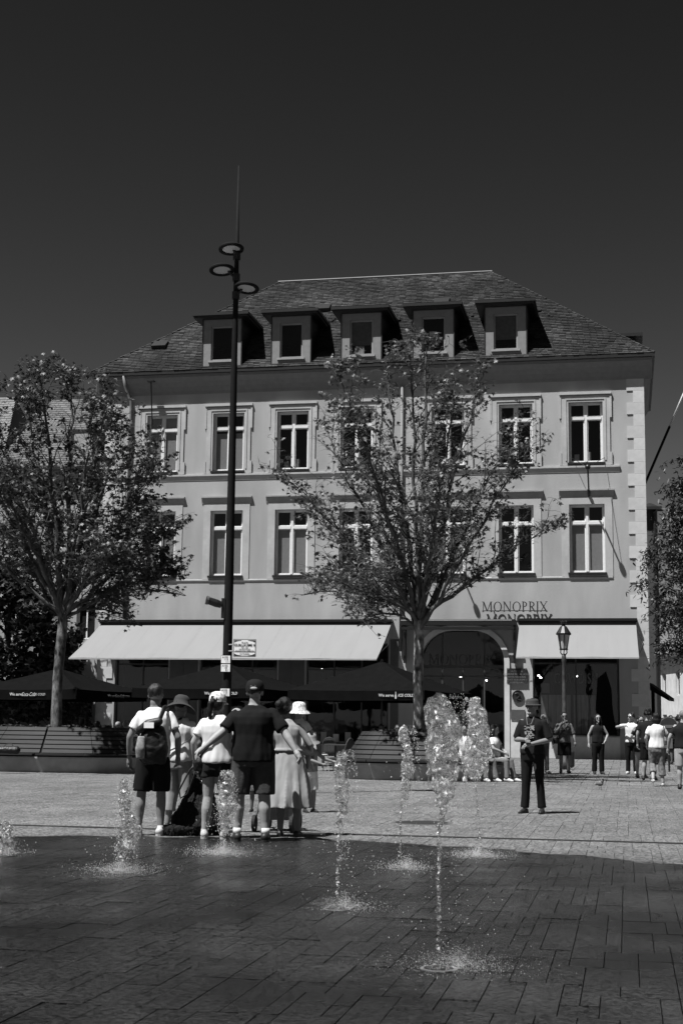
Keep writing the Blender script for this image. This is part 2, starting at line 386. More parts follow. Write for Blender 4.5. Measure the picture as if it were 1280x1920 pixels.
# ================================================================ CORNER BUILDING
BL = empty('corner_building', P0, -YAW, 'three storey rendered corner building with slate hipped roof and five dormers', 'building')
Nn = Vector((-math.sin(YAW), -math.cos(YAW), 0))
def facu(x, y, off=0):
    d = ray(x, y); k = ((P0+Nn*off-C0).dot(Nn))/d.dot(Nn); p = C0+d*k; return (p-P0).dot(U), p.z
W_L = -24.0; HW = 16.2
wc = [-21.3, -18.2, -15.25, -12.37, -8.35, -5.42, -2.45]
openings = []
for c in wc:
    openings += [(c-.72, c+.72, 12.42, 15.05), (c-.74, c+.74, 7.72, 10.63)]
ux = lambda x: facu(x, 1290)[0]
shops = [(ux(215), ux(315), .05, 4.75), (ux(373), ux(519), .45, 4.75), (ux(573), ux(728), .45, 4.75), (-4.77, -1.22, .95, 4.75)]
door = (-9.5, -5.95, 0.0, 5.3)
openings += shops+[door]
def wall_grid(m, ops, x0, x1, z0, z1, y):
    xs = sorted({x0, x1, *[o[0] for o in ops], *[o[1] for o in ops]}); zs = sorted({z0, z1, *[o[2] for o in ops], *[o[3] for o in ops]})
    for i in range(len(xs)-1):
        for j in range(len(zs)-1):
            cx, cz = (xs[i]+xs[i+1])/2, (zs[j]+zs[j+1])/2
            if any(o[0] < cx < o[1] and o[2] < cz < o[3] for o in ops): continue
            m.quad((xs[i], y, zs[j]), (xs[i+1], y, zs[j]), (xs[i+1], y, zs[j+1]), (xs[i], y, zs[j+1]))
def reveals(m, o, y, d):
    a, b, c, e = o
    m.quad((a, y, c), (a, y+d, c), (a, y+d, e), (a, y, e)); m.quad((b, y, e), (b, y+d, e), (b, y+d, c), (b, y, c))
    m.quad((a, y, e), (a, y+d, e), (b, y+d, e), (b, y, e)); m.quad((a, y, c), (b, y, c), (b, y+d, c), (a, y+d, c))
w = MB(); wall_grid(w, openings, W_L, 0, 0, HW+.6, 0)
for o in openings: reveals(w, o, 0, .35)
# spandrels of the doorway arch (rounded corners)
ra = 1.35; A0, A1, _, AT = door
def arc_pts(cx, sgn, r, n=12, extra=0):
    return [(cx+sgn*(r)*math.cos(t), AT-ra+(r)*math.sin(t)) for t in [math.pi/2*k/n for k in range(n+1)]]
for cx, sg in ((A0+ra, -1), (A1-ra, 1)):
    P = arc_pts(cx, sg, ra); corner = (A0 if sg < 0 else A1, AT)
    for k in range(len(P)-1):
        w.quad((corner[0], 0, corner[1]), (P[k][0], 0, P[k][1]), (P[k+1][0], 0, P[k+1][1]), (corner[0], 0, corner[1]+1e-4))
        w.quad((P[k][0], 0, P[k][1]), (P[k][0], .35, P[k][1]), (P[k+1][0], .35, P[k+1][1]), (P[k+1][0], 0, P[k+1][1]))
# side and back walls
w.quad((0, 0, 0), (0, 10, 0), (0, 10, HW+.6), (0, 0, HW+.6)); w.quad((W_L, 10, 0), (W_L, 0, 0), (W_L, 0, HW+.6), (W_L, 10, HW+.6)); w.quad((W_L, 10, 0), (0, 10, 0), (0, 10, HW+.6), (W_L, 10, HW+.6))
w.build('wall', M_plaster, BL, fix=False)
# dark rooms behind the windows
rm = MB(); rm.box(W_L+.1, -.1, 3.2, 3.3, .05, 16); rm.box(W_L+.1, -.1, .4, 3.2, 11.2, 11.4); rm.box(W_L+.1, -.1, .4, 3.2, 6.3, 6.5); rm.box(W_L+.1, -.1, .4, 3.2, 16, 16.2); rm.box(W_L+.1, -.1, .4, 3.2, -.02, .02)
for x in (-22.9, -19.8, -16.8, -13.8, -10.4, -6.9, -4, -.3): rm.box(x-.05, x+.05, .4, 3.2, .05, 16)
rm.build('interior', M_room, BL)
# ---- windows
def window_meshes(W, H, tr):
    f = MB(); t = .065; y0, y1 = .16, .24
    f.box(-W/2, -W/2+t, y0, y1, 0, H); f.box(W/2-t, W/2, y0, y1, 0, H); f.box(-W/2+t, W/2-t, y0, y1, 0, t); f.box(-W/2+t, W/2-t, y0, y1, H-t, H)
    f.box(-.055, .055, y0-.015, y1, t, H-t); f.box(-W/2+t, -.055, y0-.03, y1, H-tr-.06, H-tr+.06); f.box(.055, W/2-t, y0-.03, y1, H-tr-.06, H-tr+.06)
    for s in (-1, 1):      # sash bars inside each leaf
        xa, xb = sorted((s*.055, s*(W/2-t)))
        for (za, zb) in ((t, H-tr-.06), (H-tr+.06, H-t)):
            b = .045
            f.box(xa, xa+b, y0+.025, y1-.02, za, zb); f.box(xb-b, xb, y0+.025, y1-.02, za, zb); f.box(xa+b, xb-b, y0+.025, y1-.02, za, za+b); f.box(xa+b, xb-b, y0+.025, y1-.02, zb-b, zb)
    fm = f.mesh('frame', M_whitewood)
    panes = []
    for s in (-1, 1):
        xa, xb = sorted((s*.1, s*(W/2-t-.045)))
        for (za, zb) in ((t+.045, H-tr-.105), (H-tr+.105, H-t-.045)):
            q = MB(); q.quad((xa, .2, za), (xb, .2, za), (xb, .2, zb), (xa, .2, zb)); panes.append(q.mesh('pane', M_glass))
    s_ = MB(); s_.box(-W/2-.06, W/2+.06, -.11, .16, -.09, 0); sm = s_.mesh('sill', M_zinc)
    return fm, panes, sm
WU = window_meshes(1.44, 2.63, .68); WLo = window_meshes(1.48, 2.91, .78)
def blind_mesh(W, z0, z1, m):
    q = MB(); q.box(-W/2+.08, W/2-.08, .27, .28, z0, z1); return q.mesh('blind', m)
M_curt = mat('curtain', .5, .9, .1, 14, stretch=(6, 1, .3))
lower_bl = {-21.3: 2.05, -18.2: 2.05, -15.25: 2.05, -2.45: 2.05, -8.35: 2.05}
upper_bl = {-21.3: 1.9, -18.2: 1.75}
for c in wc:
    for (fm, pn, sm), z, tb in ((WU, 12.42, upper_bl), (WLo, 7.72, lower_bl)):
        e = bpy.data.objects.new('window', None); link(e, BL); e.location = (c, 0, z)
        inst('frame', fm, e); inst('sill', sm, e)
        for p in pn: inst('pane', p, e)
        if c in tb: 
            inst('blind', blind_mesh(1.44, .07, tb[c], M_blind), e)
        if z > 12 and c == -21.3: inst('blind', blind_mesh(1.44, 2.05, 2.6, M_curt), e)
        if z > 12 and c in (-15.25, -2.45):
            q = MB(); q.box(-.5, -.3, .5, .62, .1, .45); q.box(.1, .2, .5, .6, .1, .55); q.box(-.05, .05, .5, .6, .1, .35); q.build('ornament', M_curt, e)
# ---- window surrounds (one per window)
fn = lambda p, a: (a, -p[0], p[1])
sur = MB(); z1 = 2.63
for s in (-1, 1):
    x0, x1 = sorted((s*.72, s*1.02)); sur.box(x0, x1, -.05, 0, -.12, z1+.28)
    x0, x1 = sorted((s*1.02, s*1.10)); sur.box(x0, x1, -.07, 0, 1.93, z1+.32); sur.box(x0, x1, -.07, 0, -.12, .43)
    x0, x1 = sorted((s*.80, s*.86)); sur.box(x0, x1, -.075, -.05, .08, z1+.1)
sur.box(-.72, .72, -.05, 0, z1, z1+.28); sur.box(-1.10, 1.10, -.11, 0, z1+.32, z1+.42); sur.box(-.86, .86, -.075, -.05, z1+.1, z1+.16)
SURU = sur.mesh('surround', M_trim_l)
sur = MB()
for s in (-1, 1):
    x0, x1 = sorted((s*.74, s*1.06)); sur.box(x0, x1, -.03, 0, -.16, 3.23)
sur.box(-.74, .74, -.03, 0, 2.91, 3.23)
SURL = sur.mesh('surround', M_trim_l)
hd = MB(); hd.prism([(0, 3.232), (.04, 3.232), (.05, 3.28), (.12, 3.48), (.14, 3.48), (.14, 3.54), (0, 3.56)], fn, -1.15, 1.15)
bmh = hd.mesh('head', M_trim); HEADM = bmh
for e in [o for o in BL.children if o.name.startswith('window')]:
    if e.location.z > 12: inst('surround', SURU, e)
    else: inst('surround', SURL, e); inst('head', HEADM, e)
YZ = lambda sx: (lambda p, a: (a, -p[0], p[1]))
bd = MB()
bd.prism([(0, 12.0), (.02, 12.0), (.03, 12.05), (.08, 12.2), (.09, 12.2), (.09, 12.28), (0, 12.3)], fn, W_L+.05, -1.05)
bd.build('string_course', M_trim_l, BL); bd = MB()
bd.prism([(0, 7.44), (.015, 7.44), (.045, 7.5), (.045, 7.54), (0, 7.56)], fn, W_L+.05, -1.4)
bd.build('string_course', M_trim_l, BL)
# ---- arch trim
at_ = MB(); tw = .22
def trim_path():
    P = [(A0, 0.0), (A0, AT-ra)]+[(x, z) for x, z in arc_pts(A0+ra, -1, ra)[1:]]+[(x, z) for x, z in arc_pts(A1-ra, 1, ra)[::-1]]+[(A1, AT-ra), (A1, 0)]
    return P
P = trim_path(); Q = []
cxm = (A0+A1)/2
for (x, z) in P:
    if z <= AT-ra: Q.append((x+(-tw if x < cxm else tw), z))
    else:
        cc = (A0+ra, AT-ra) if x < A0+ra else ((A1-ra, AT-ra) if x > A1-ra else (x, AT-ra))
        d = Vector((x-cc[0], z-cc[1])); d = d.normalized() if d.length > 1e-5 else Vector((0, 1)); Q.append((x+d.x*tw, z+d.y*tw))
for k in range(len(P)-1):
    p0, p1, q0, q1 = P[k], P[k+1], Q[k], Q[k+1]; y = -.08
    at_.quad((p0[0], y, p0[1]), (p1[0], y, p1[1]), (q1[0], y, q1[1]), (q0[0], y, q0[1]))
    at_.quad((q0[0], y, q0[1]), (q1[0], y, q1[1]), (q1[0], 0, q1[1]), (q0[0], 0, q0[1]))
    at_.quad((p0[0], y, p0[1]), (p0[0], 0.0, p0[1]), (p1[0], 0.0, p1[1]), (p1[0], y, p1[1]))
at_.build('arch_surround', M_stone, BL)
# plinth under the pillar and the right shop window
pl = MB(); pl.box(-5.70, -4.77, -.05, 0, .0, 1.9); pl.box(-4.77, -1.22, -.05, 0, 0, .9); pl.build('plinth', M_stone, BL)
# ---- quoins, each stone its own part
q1 = MB(); q1.box(-.72, .012, -.035, .5, 0, .506); q2 = MB(); q2.box(-.45, .012, -.035, .5, 0, .506)
qm = [q1.mesh('quoin', M_stone), q2.mesh('quoin', M_stone)]
for k in range(31):
    for side in (0, 1):
        o = inst('quoin', qm[k % 2], BL, (0 if side == 0 else W_L, 0, .12+k*.512))
        if side: o.scale = (-1, 1, 1)
# ---- cornice, gutter
cr = MB(); prof = [(0, 15.98), (.03, 15.98), (.045, 16.12), (.10, 16.32), (.2, 16.52), (.33, 16.68), (.36, 16.70), (.36, 16.84), (0, 16.84)]
cr.prism(prof, fn, W_L-.36, .36)
cr.prism(prof, lambda p, a: (p[0], a, p[1]), -.03, 10); cr.prism(prof, lambda p, a: (W_L-p[0], a, p[1]), -.03, 10)
cr.build('cornice', M_dormer, BL)
gt = MB(); gt.box(W_L-.82, .48, -.48, -.3, 16.845, 17.03); gt.box(.3, .48, -.3, 10.4, 16.845, 17.03); gt.box(W_L-.82, W_L-.3, -.3, 10.4, 16.845, 17.03); gt.box(W_L-.29, .29, -.3, .3, 16.845, 16.9)
gt.build('gutter', M_zinc, BL)
# ---- roof
SL = (22.65-17.0)/5.46; RL, RR = -17.2, -6.95
rf = MB(); e0, e1, zr, ze = W_L-.78, .46, 22.65, 17.0
rf.quad((e0, -.46, ze-.02), (e1, -.46, ze-.02), (RR, 5, zr-.03), (RL, 5, zr-.03)); rf.quad((e1, 10.46, ze), (e0, 10.46, ze), (RL, 5, zr), (RR, 5, zr))
rf.f.append((len(rf.v), len(rf.v)+1, len(rf.v)+2)); rf.v += [(e1, -.46, ze), (e1, 10.46, ze), (RR, 5, zr)]; rf.t.append(0)
rf.f.append((len(rf.v), len(rf.v)+1, len(rf.v)+2)); rf.v += [(e0, 10.46, ze), (e0, -.46, ze), (RL, 5, zr)]; rf.t.append(0)
RF = rf.build('roof', M_slate, BL, tint=True, fix=False)
L = math.hypot(5.46, 5.65); cs, sn = 5.46/L, 5.65/L
dorm_c = [-18.52, -15.33, -12.15, -8.95, -5.8]
V = []; Fc = []; T = []
rows = 56; ex = L/rows
for r in range(rows):
    s0 = r*ex; w_ = .27
    xl = e0+(RL-e0)*(s0/L); xr = e1+(RR-e1)*(s0/L)
    x = xl + (.15 if r % 2 else 0)
    while x < xr:
        x1 = min(x+w_*random.uniform(.9, 1.08), xr)
        if x1-x > .04:
            th = .032+random.uniform(0, .02); sag = random.uniform(-.01, .02)
            def pt(xx, s, h): return (xx, -.46+s*cs-h*sn, 17.0+s*sn+h*cs)
            i = len(V); a = s0-.02+sag*.5; b = min(s0+ex*1.25, L)
            V += [pt(x+.006, a, th), pt(x1-.006, a, th), pt(x1-.006, b, .006), pt(x+.006, b, .006), pt(x+.006, a, 0), pt(x1-.006, a, 0)]
            Fc += [(i, i+1, i+2, i+3), (i+4, i+5, i+1, i)]; t = random.random(); T += [t, t]
        x = x1
me = bpy.data.meshes.new('roof_slates'); me.from_pydata(V, [], Fc); me.materials.append(M_slate); me.attributes.new('tint', 'FLOAT', 'FACE').data.foreach_set('value', T)
o = bpy.data.objects.new('roof_slates', me); link(o, RF); o['kind'] = 'stuff'
rd = MB(); rd.tube([(RL-.1, 5, zr+.03), (RR+.1, 5, zr+.03)], .06, 8)
rd.build('ridge_cap', mat('pale_lead', .09, .6, .15, 4), RF)
for (a, b) in (((e0, -.46, ze), (RL, 5, zr)), ((e1, -.46, ze), (RR, 5, zr))):
    hp = MB(); a, b = Vector(a), Vector(b); n_ = 38
    for k in range(n_):
        p = a.lerp(b, k/n_); q = a.lerp(b, (k+1)/n_); off = random.uniform(0, .03)
        hp.tube([p+Vector((0, 0, .0+off)), q+Vector((0, 0, -.02+off))], [.06, .05], 6, t=random.random())
    hp.build('hip_tiles', M_slate, RF, tint=True)
for (x, s) in ((-14.6, 5.0), (-9.0, 5.1), (-21.9, 2.2)):
    Mx = Matrix.Translation((x, -.46+s*cs, 17.0+s*sn)) @ Matrix.Rotation(math.atan2(sn, cs)-R(10), 4, 'X')
    sk = MB(); sk.box(-.34, .34, -.3, .3, 0, .16, M=Mx); sk.build('skylight', M_zinc, RF)
# moss tufts over the dormers
# ---- dormers
def dormer(xc):
    e = bpy.data.objects.new('dormer', None); link(e, BL); e.location = (xc, -.33, 0); yf = .02; hw = .88; zt = 19.42
    f = MB(); ops = [(-.52, .52, 17.42, 19.02)]
    wall_grid(f, ops, -hw, hw, 17.03, zt, yf); reveals(f, ops[0], yf, .2); f.build('dormer_front', M_dormer, e, fix=False)
    yb = (zt-17)/SL-.46+.33
    for s in (-1, 1):
        c = MB()
        x0, x1 = sorted((s*hw, s*(hw+.05)))
        c.box(x0, x1, yf-.02, yf+.1, 17.03, zt)
        # cheek boards (overlapping slates)
        nb = 12
        for k in range(nb):
            z0 = 17.1+(zt-17.1)*k/nb; z1 = 17.1+(zt-17.1)*(k+1)/nb; ye = max((z0-17)/SL-.46+.33, .12)+.2
            x0, x1 = sorted((s*hw, s*(hw+.03+.012*(k % 2)))); c.box(x0, x1, yf+.1, ye, z0, z1-.008)
        c.build('cheek', M_zinc, e)
    r_ = MB(); r_.box(-hw-.42, hw+.42, -.42, yb+.35, zt, zt+.13); r_.box(-hw-.36, hw+.36, -.36, yb+.2, zt-.10, zt)
    r_.build('dormer_roof', M_zinc, e)
    w_ = MB(); t = .07
    w_.box(-.52, -.52+t, .1, .18, 17.42, 19.02); w_.box(.52-t, .52, .1, .18, 17.42, 19.02); w_.box(-.52+t, .52-t, .1, .18, 17.42, 17.42+t); w_.box(-.52+t, .52-t, .1, .18, 19.02-t, 19.02)
    w_.box(-.62, .62, -.06, .1, 17.33, 17.42)
    w_.build('frame', M_trim, e)
    g_ = MB(); g_.quad((-.45, .15, 17.49), (.45, .15, 17.49), (.45, .15, 18.95), (-.45, .15, 18.95)); g_.build('pane', M_glass, e)
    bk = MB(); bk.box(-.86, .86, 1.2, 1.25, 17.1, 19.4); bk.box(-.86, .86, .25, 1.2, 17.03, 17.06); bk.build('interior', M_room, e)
    return e
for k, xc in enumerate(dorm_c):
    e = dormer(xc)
    if k in (2, 4):
        q = MB(); q.box(-.45, .45, .2, .21, 17.9, 18.95); q.build('blind', mat('grey_blind', .16, .9, .2, 5), e)
    if k == 2:
        q = MB(); q.box(-.3, .1, .18, .19, 17.5, 17.85); q.build('blind', M_curt, e)
    if k == 3:
        q = MB(); q.box(-.2, .12, .19, .2, 18.15, 18.4); q.build('paper_note', M_board, e)
# moss/debris behind dormer roofs
ms = MB()
for xc in dorm_c[1:]:
    for k in range(220):
        x = xc+random.gauss(0, .5); yb = (19.55-17)/SL-.46+random.uniform(-.05, .35); z = 17.0+(yb+.46)*SL+.03
        s = random.uniform(.03, .07); ms.box(x-s, x+s, yb-s-.1, yb+s-.1, z-.05, z+s*1.5, M=None)
ms.build('roof_moss', mat('moss', .04, .95, .5, 20), RF, kind='stuff')
# side dormer on the right hip
e = bpy.data.objects.new('side_dormer', None); link(e, BL); e.location = (0, 0, 0)
f = MB(); f.box(-2.2, -.25, 3.6, 5.3, 17.3, 18.75); f.build('dormer_front', M_zinc, e); f = MB(); f.box(-2.6, .05, 3.2, 5.7, 18.75, 18.9); f.build('dormer_roof', M_zinc, e)
# ---- downpipe left, small wall stains ignored
dp = MB(); dp.tube([(-23.1, -.42, 16.85), (-23.05, -.3, 16.4), (-22.8, -.12, 15.7), (-22.8, -.1, 15.2), (-22.8, -.1, 5.9)], .07, 10)
for z in (14, 12, 9.5, 7): dp.tube([(-22.8, -.1, z), (-22.8, -.1, z+.08)], .09, 10)
dp.build('downpipe', mat('grey_pipe', .14, .6), BL, smooth=True)
dp = MB(); dp.tube([(-10.35, -.1, 16.0), (-10.35, -.1, 4.4)], .06, 10); dp.build('downpipe', mat('grey_pipe', .14, .6), BL, smooth=True)
# ---- shopfronts
M_shopframe = mat('shop_frame', .045, .5, .1, 10)
def shopfront(o, bars, transom=None, parent=BL):
    a, b, c, d = o; e = bpy.data.objects.new('shop_window', None); link(e, parent); e.location = (0, 0, 0)
    f = MB(); t = .06; y0, y1 = .2, .28
    xs = [a+(b-a)*k/bars for k in range(bars+1)]
    for k, x in enumerate(xs): 
        xa = x if k == 0 else x-t/2; xa = xa-t if k == bars else xa; f.box(xa, xa+t, y0, y1, c, d)
    f.box(a, b, y0+.01, y1-.01, c, c+t); f.box(a, b, y0+.01, y1-.01, d-t, d)
    if transom: f.box(a, b, y0+.01, y1-.01, transom, transom+t)
    f.build('frame', M_shopframe, e)
    for k in range(bars):
        g_ = MB(); g_.quad((xs[k]+t/2, .24, c+t), (xs[k+1]-t/2, .24, c+t), (xs[k+1]-t/2, .24, d-t), (xs[k]+t/2, .24, d-t)); g_.build('pane', M_glass, e)
    return e
shopfront(shops[0], 2, 3.8); shopfront(shops[1], 3, 3.6); shopfront(shops[2], 3, 3.6)
sr = shopfront(shops[3], 2, 3.9)
# pale vertical display boards standing in the right window, and the lettering on its glass
for k in range(8):
    q = MB(); x0 = -4.45+k*.31+(.1 if k > 3 else 0); q.box(x0, x0+.29, .32, .36, 1.02, 2.62); o = q.build('display_board', mat('display_wood', .2, .7, .3, 3, stretch=(3, 3, .4)), sr)
pc = MB(); pc.box(-4.45, -4.1, .34, .36, 2.7, 3.1); pc.build('poster', mat('poster_grey', .12), sr)
put_text('window_lettering', 'COWDISH', .62, mat('dim_gold', .10, .5), sr, (-3.0, .23, 3.28), sx=.62, depth=.002)
q = MB(); q.prism([(-1.9, 1.0), (-1.35, 1.0), (-1.5, 1.9), (-1.55, 2.9), (-1.75, 3.6), (-2.1, 3.3), (-2.2, 2.0)], lambda p, a: (p[0], a, p[1]), -.22, -.12); q.build('folded_banner', M_parasol, BL)
# panels on the piers between the shop windows, awning shade put into their colour
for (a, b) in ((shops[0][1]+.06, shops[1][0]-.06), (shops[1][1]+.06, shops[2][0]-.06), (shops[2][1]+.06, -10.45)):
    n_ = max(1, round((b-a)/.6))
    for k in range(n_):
        q = MB(); q.box(a+(b-a)*k/n_+.01, a+(b-a)*(k+1)/n_-.01, -.04, 0, .05, 4.9); q.build('pier_shade_panel', mat('pier_shade_dark', .07, .6, .1, 4), BL)
# entrance inside the arch
en = bpy.data.objects.new('entrance', None); link(en, BL); en.location = (0, 0, 0)
f = MB(); 
for x in (A0+.0, A0+.86, A1-.9, A1-.06, -7.75): f.box(x, x+.06, .26, .33, 0, 3.7 if x == -7.75 else AT-.02)
f.box(A0, A1, .24, .34, 3.72, 3.84); f.box(A0, A1, .27, .33, 3.35, 3.4)
f.build('frame', M_shopframe, en)
g_ = MB(); g_.quad((A0, .3, 0), (A1, .3, 0), (A1, .3, AT), (A0, .3, AT)); g_.build('pane', M_glass, en)
ds = bpy.data.objects.new('door_sign', None); link(ds, BL)
M_ds = mat('dim_sign', .07, .5)
hnd = MB(); hnd.tube([(-6.85, .2, 1.15), (-6.85, .2, 2.0)], .02, 8); hnd.build('door_handle', mat('steel', .6, .3, .05, metal=.8), en)
# lit spotlights seen through the shop glass
M_spot = emit_mat('spot_glow', 9)
for (x, y) in ((843, 1251), (863, 1270), (911, 1277), (604, 1256), (1013, 1272), (1080, 1269), (1009, 1268)):
    u, z = facu(x, y, -1.2); q = MB(); q.lathe([(.045, 0), (.045, .05), (.02, .06)], 10); o = q.build('spotlight', M_spot, BL, loc=(u, 1.2, z))
# ---- closed awning box over the door
ab = MB(); ab.box(-10.3, -5.45, -.42, -.02, 5.5, 5.74); ab.box(-10.25, -5.5, -.5, -.42, 5.30, 5.42)
for x in (-10.2, -5.55): ab.box(x, x+.09, -.3, -.04, 3.9, 5.5); ab.box(x, x+.09, -.34, -.26, 4.2, 5.3)
o = ab.build('folded_awning', M_black, None); o.location = P0; o.rotation_euler = (0, 0, -YAW); tag(o, 'closed dark awning cassette above the arched doorway', 'awning')
lp = MB(); lp.box(-10.3, -5.6, -.43, -.42, 5.68, 5.73); q = lp.build('metal_trim', mat('steel'), o)
# ---- open awnings
def awning(x0, x1, xb0, xb1, p, zt, zb, label, nrib):
    e = empty('open_awning', P0, -YAW, label, 'awning', None)
    c = MB(); N = nrib*8; Mr = 8
    def pt(i, j):
        t = j/Mr; s = i/N; xa = x0+(x1-x0)*s; xb = xb0+(xb1-xb0)*s
        sag = -.06*math.sin(math.pi*t)+.012*math.sin(s*nrib*2*math.pi)*t
        return (xa+(xb-xa)*t, -.12-p*t, zt+(zb-zt)*t+sag)
    for i in range(N):
        for j in range(Mr): c.quad(pt(i, j), pt(i+1, j), pt(i+1, j+1), pt(i, j+1))
    me = c.mesh('canvas', M_awning, True); bm = bmesh.new(); bm.from_mesh(me); bmesh.ops.remove_doubles(bm, verts=bm.verts, dist=1e-5); bm.to_mesh(me); bm.free()
    inst('canvas', me, e)
    sm = MB(); nse = int((x1-x0)/1.15)
    for i in range(1, nse):
        f = i/nse*N; i0 = int(f)
        for j in range(Mr):
            a = Vector(pt(f, j)); b = Vector(pt(f, j+1)); o3 = Vector((.008, 0, 0)); u3 = Vector((0, -.002, .004)); sm.quad(a-o3+u3, a+o3+u3, b+o3+u3, b-o3+u3)
    sm.build('canvas_seams', mat('seam_canvas', .172, .8), e, kind='stuff', fix=False)
    k = MB(); k.box(x0-.05, x1+.05, -.2, -.01, zt, zt+.16); k.box(x0-.05, x1+.05, -.34, -.2, zt+.06, zt+.16); k.build('cassette', M_black, e)
    k = MB(); k.box(xb0, xb1, -.12-p-.05, -.12-p+.02, zb-.06, zb+.0); k.build('front_bar', mat('bar_grey', .3, .5), e)
    k = MB()
    na = max(2, int((x1-x0)/3.4)+1)
    for i in range(na):
        s = (i+.03)/(na-1) if i < na-1 else .985; xa = x0+(x1-x0)*s; xb = xb0+(xb1-xb0)*s
        k.tube([(xa, -.1, zt-.05), (xa+.35, -.1-p*.5, (zt+zb)/2-.2), (xb, -.1-p, zb-.05)], .025, 6)
    for s in (0, 1):
        xa, xb = (x0, xb0) if s == 0 else (x1, xb1)
    k.build('arm', M_black, e)
    return e
M_aw = M_awning
awning(-23.85, -10.75, -23.85, -10.75, 3.6, 5.6, 3.92, 'long pale awning pulled out over the left shopfronts and terrace', 4)
awning(-5.3, -.5, -5.3, -.42, 2.1, 5.62, 4.08, 'short pale awning over the right shop window behind the lantern', 2)
# ---- name sign: free-standing letters on the wall
sg = empty('shop_sign', P0, -YAW, 'dark capital letters MONOPRIX standing off the wall above the doorway', 'sign')
def serif_letter(ch, w_, h_, th=.028, fat=.055, dep=.03):
    m = MB()
    def bar(p, q, t):
        p, q = Vector((p[0]*w_, p[1]*h_)), Vector((q[0]*w_, q[1]*h_)); d = (q-p).normalized(); n_ = Vector((-d.y, d.x))*t/2
        m.prism([tuple(p-n_), tuple(q-n_), tuple(q+n_), tuple(p+n_)], lambda v, a: (v[0], a, v[1]), -dep/2, dep/2)
    def serif(x, y, l=.2): bar((x-l/2, y), (x+l/2, y), .022)
    def arc(cx, cy, rx, ry, a0, a1, n=22):
        V = []
        for k in range(n+1):
            a = a0+(a1-a0)*k/n; c, s_ = math.cos(a), math.sin(a); t = th+(fat-th)*abs(c)**1.5; V.append(((cx*w_+rx*w_*c, cy*h_+ry*h_*s_), (cx*w_+(rx*w_-t)*c, cy*h_+(ry*h_-t)*s_)))
        for k in range(n):
            (o0, i0), (o1, i1) = V[k], V[k+1]; m.prism([o0, o1, i1, i0], lambda v, a: (v[0], a, v[1]), -dep/2, dep/2)
    if ch == 'M': bar((.1, 0), (.14, 1), th); bar((.14, 1), (.5, .05), fat); bar((.5, .05), (.86, 1), th); bar((.86, 1), (.9, 0), fat); [serif(*p) for p in ((.1, 0), (.9, 0), (.1, 1), (.9, 1))]
    if ch == 'N': bar((.12, 0), (.12, 1), th); bar((.12, 1), (.88, 0), fat); bar((.88, 0), (.88, 1), th); [serif(*p) for p in ((.12, 0), (.1, 1), (.88, 1))]
    if ch == 'O': arc(.5, .5, .5, .52, 0, 2*math.pi, 36)
    if ch in 'PR': bar((.2, 0), (.2, 1), fat); serif(.2, 0, .4); serif(.12, 1, .3); arc(.35, .74, .55, .27, -math.pi/2, math.pi/2); bar((.2, .985), (.4, .985), th); bar((.2, .49), (.4, .49), th)
    if ch == 'R': bar((.45, .48), (.95, 0), fat); serif(.98, 0, .25)
    if ch == 'I': bar((.5, 0), (.5, 1), fat); serif(.5, 0, 1.1); serif(.5, 1, 1.1)
    if ch == 'X': bar((.1, 1), (.9, 0), fat); bar((.1, 0), (.9, 1), th); [serif(*p, .3) for p in ((.1, 0), (.9, 0), (.1, 1), (.9, 1))]
    return m
def serif_word(parent, x0, x1, y, z, h_, m, sc=1, th=.028, fat=.055, dep=.03):
    widths = dict(M=.56, O=.46, N=.44, P=.30, R=.34, I=.12, X=.40); tot = sum(widths[c] for c in 'MONOPRIX'); k = (x1-x0)/(tot*1.16); gap = tot*.16*k/7; x = x0
    for ch in 'MONOPRIX':
        serif_letter(ch, widths[ch]*k, h_, th, fat, dep).build('letter', m, parent, loc=(x, y, z)); x += widths[ch]*k+gap
serif_sign = [serif_word(ds, -9.2, -6.45, .2, 3.88, .42, M_ds, th=.02, fat=.045)]
serif_word(sg, -6.86, -4.13, -.20, 6.07, .42, mat('letter_metal', .02, .6))
rl = MB(); rl.box(-6.86, -4.13, -.17, -.15, 6.10, 6.13); rl.box(-6.4, -6.36, -.15, 0, 6.1, 6.13); rl.box(-4.6, -4.56, -.15, 0, 6.1, 6.13); rl.build('mounting_rail', mat('letter_metal'), sg)
# ---- plaques
def plaque(x0, x1, z0, z1, m, label, lines=None, rnd=False):
    if rnd:
        e = MB(); r = (x1-x0)/2; e.prism([(r*math.cos(t), r*1.05*math.sin(t)) for t in [2*math.pi*k/28 for k in range(28)]], lambda p, a: (p[0], a, p[1]), -.05, 0)
        t = empty('wall_plaque', P0+U*((x0+x1)/2)+Vector((0, 0, (z0+z1)/2)), -YAW, label, 'plaque'); e.build('medallion', m, t)
        rr = MB(); rr.tube([(r*.93*math.cos(a), -.055, r*.98*math.sin(a)) for a in [2*math.pi*k/24 for k in range(25)]], .02, 6); rr.tube([(-.12, -.06, .1), (.0, -.07, .14), (.08, -.07, .02), (-.04, -.07, -.1), (.1, -.06, -.16)], .035, 6); rr.build('relief', m, t)
        return
    t = empty('wall_plaque', P0+U*((x0+x1)/2)+Vector((0, 0, (z0+z1)/2)), -YAW, label, 'plaque'); w_, h = (x1-x0)/2, (z1-z0)/2
    e = MB(); e.box(-w_, w_, -.1, -.02, -h, h); e.build('panel', m, t)
    if lines:
        s = MB()
        for sx in (-1, 1):
            for sz in (-1, 1): s.tube([(sx*(w_-.05), -.12, sz*(h-.05)), (sx*(w_-.05), -.1, sz*(h-.05))], .018, 8)
        s.build('bolt', M_greyprint, t)
        for k, ln in enumerate(lines): put_text('inscription', ln, .095, mat('plaque_letters', .16), t, (0, -.105, h-.13-k*.115), sx=.95, depth=.003)
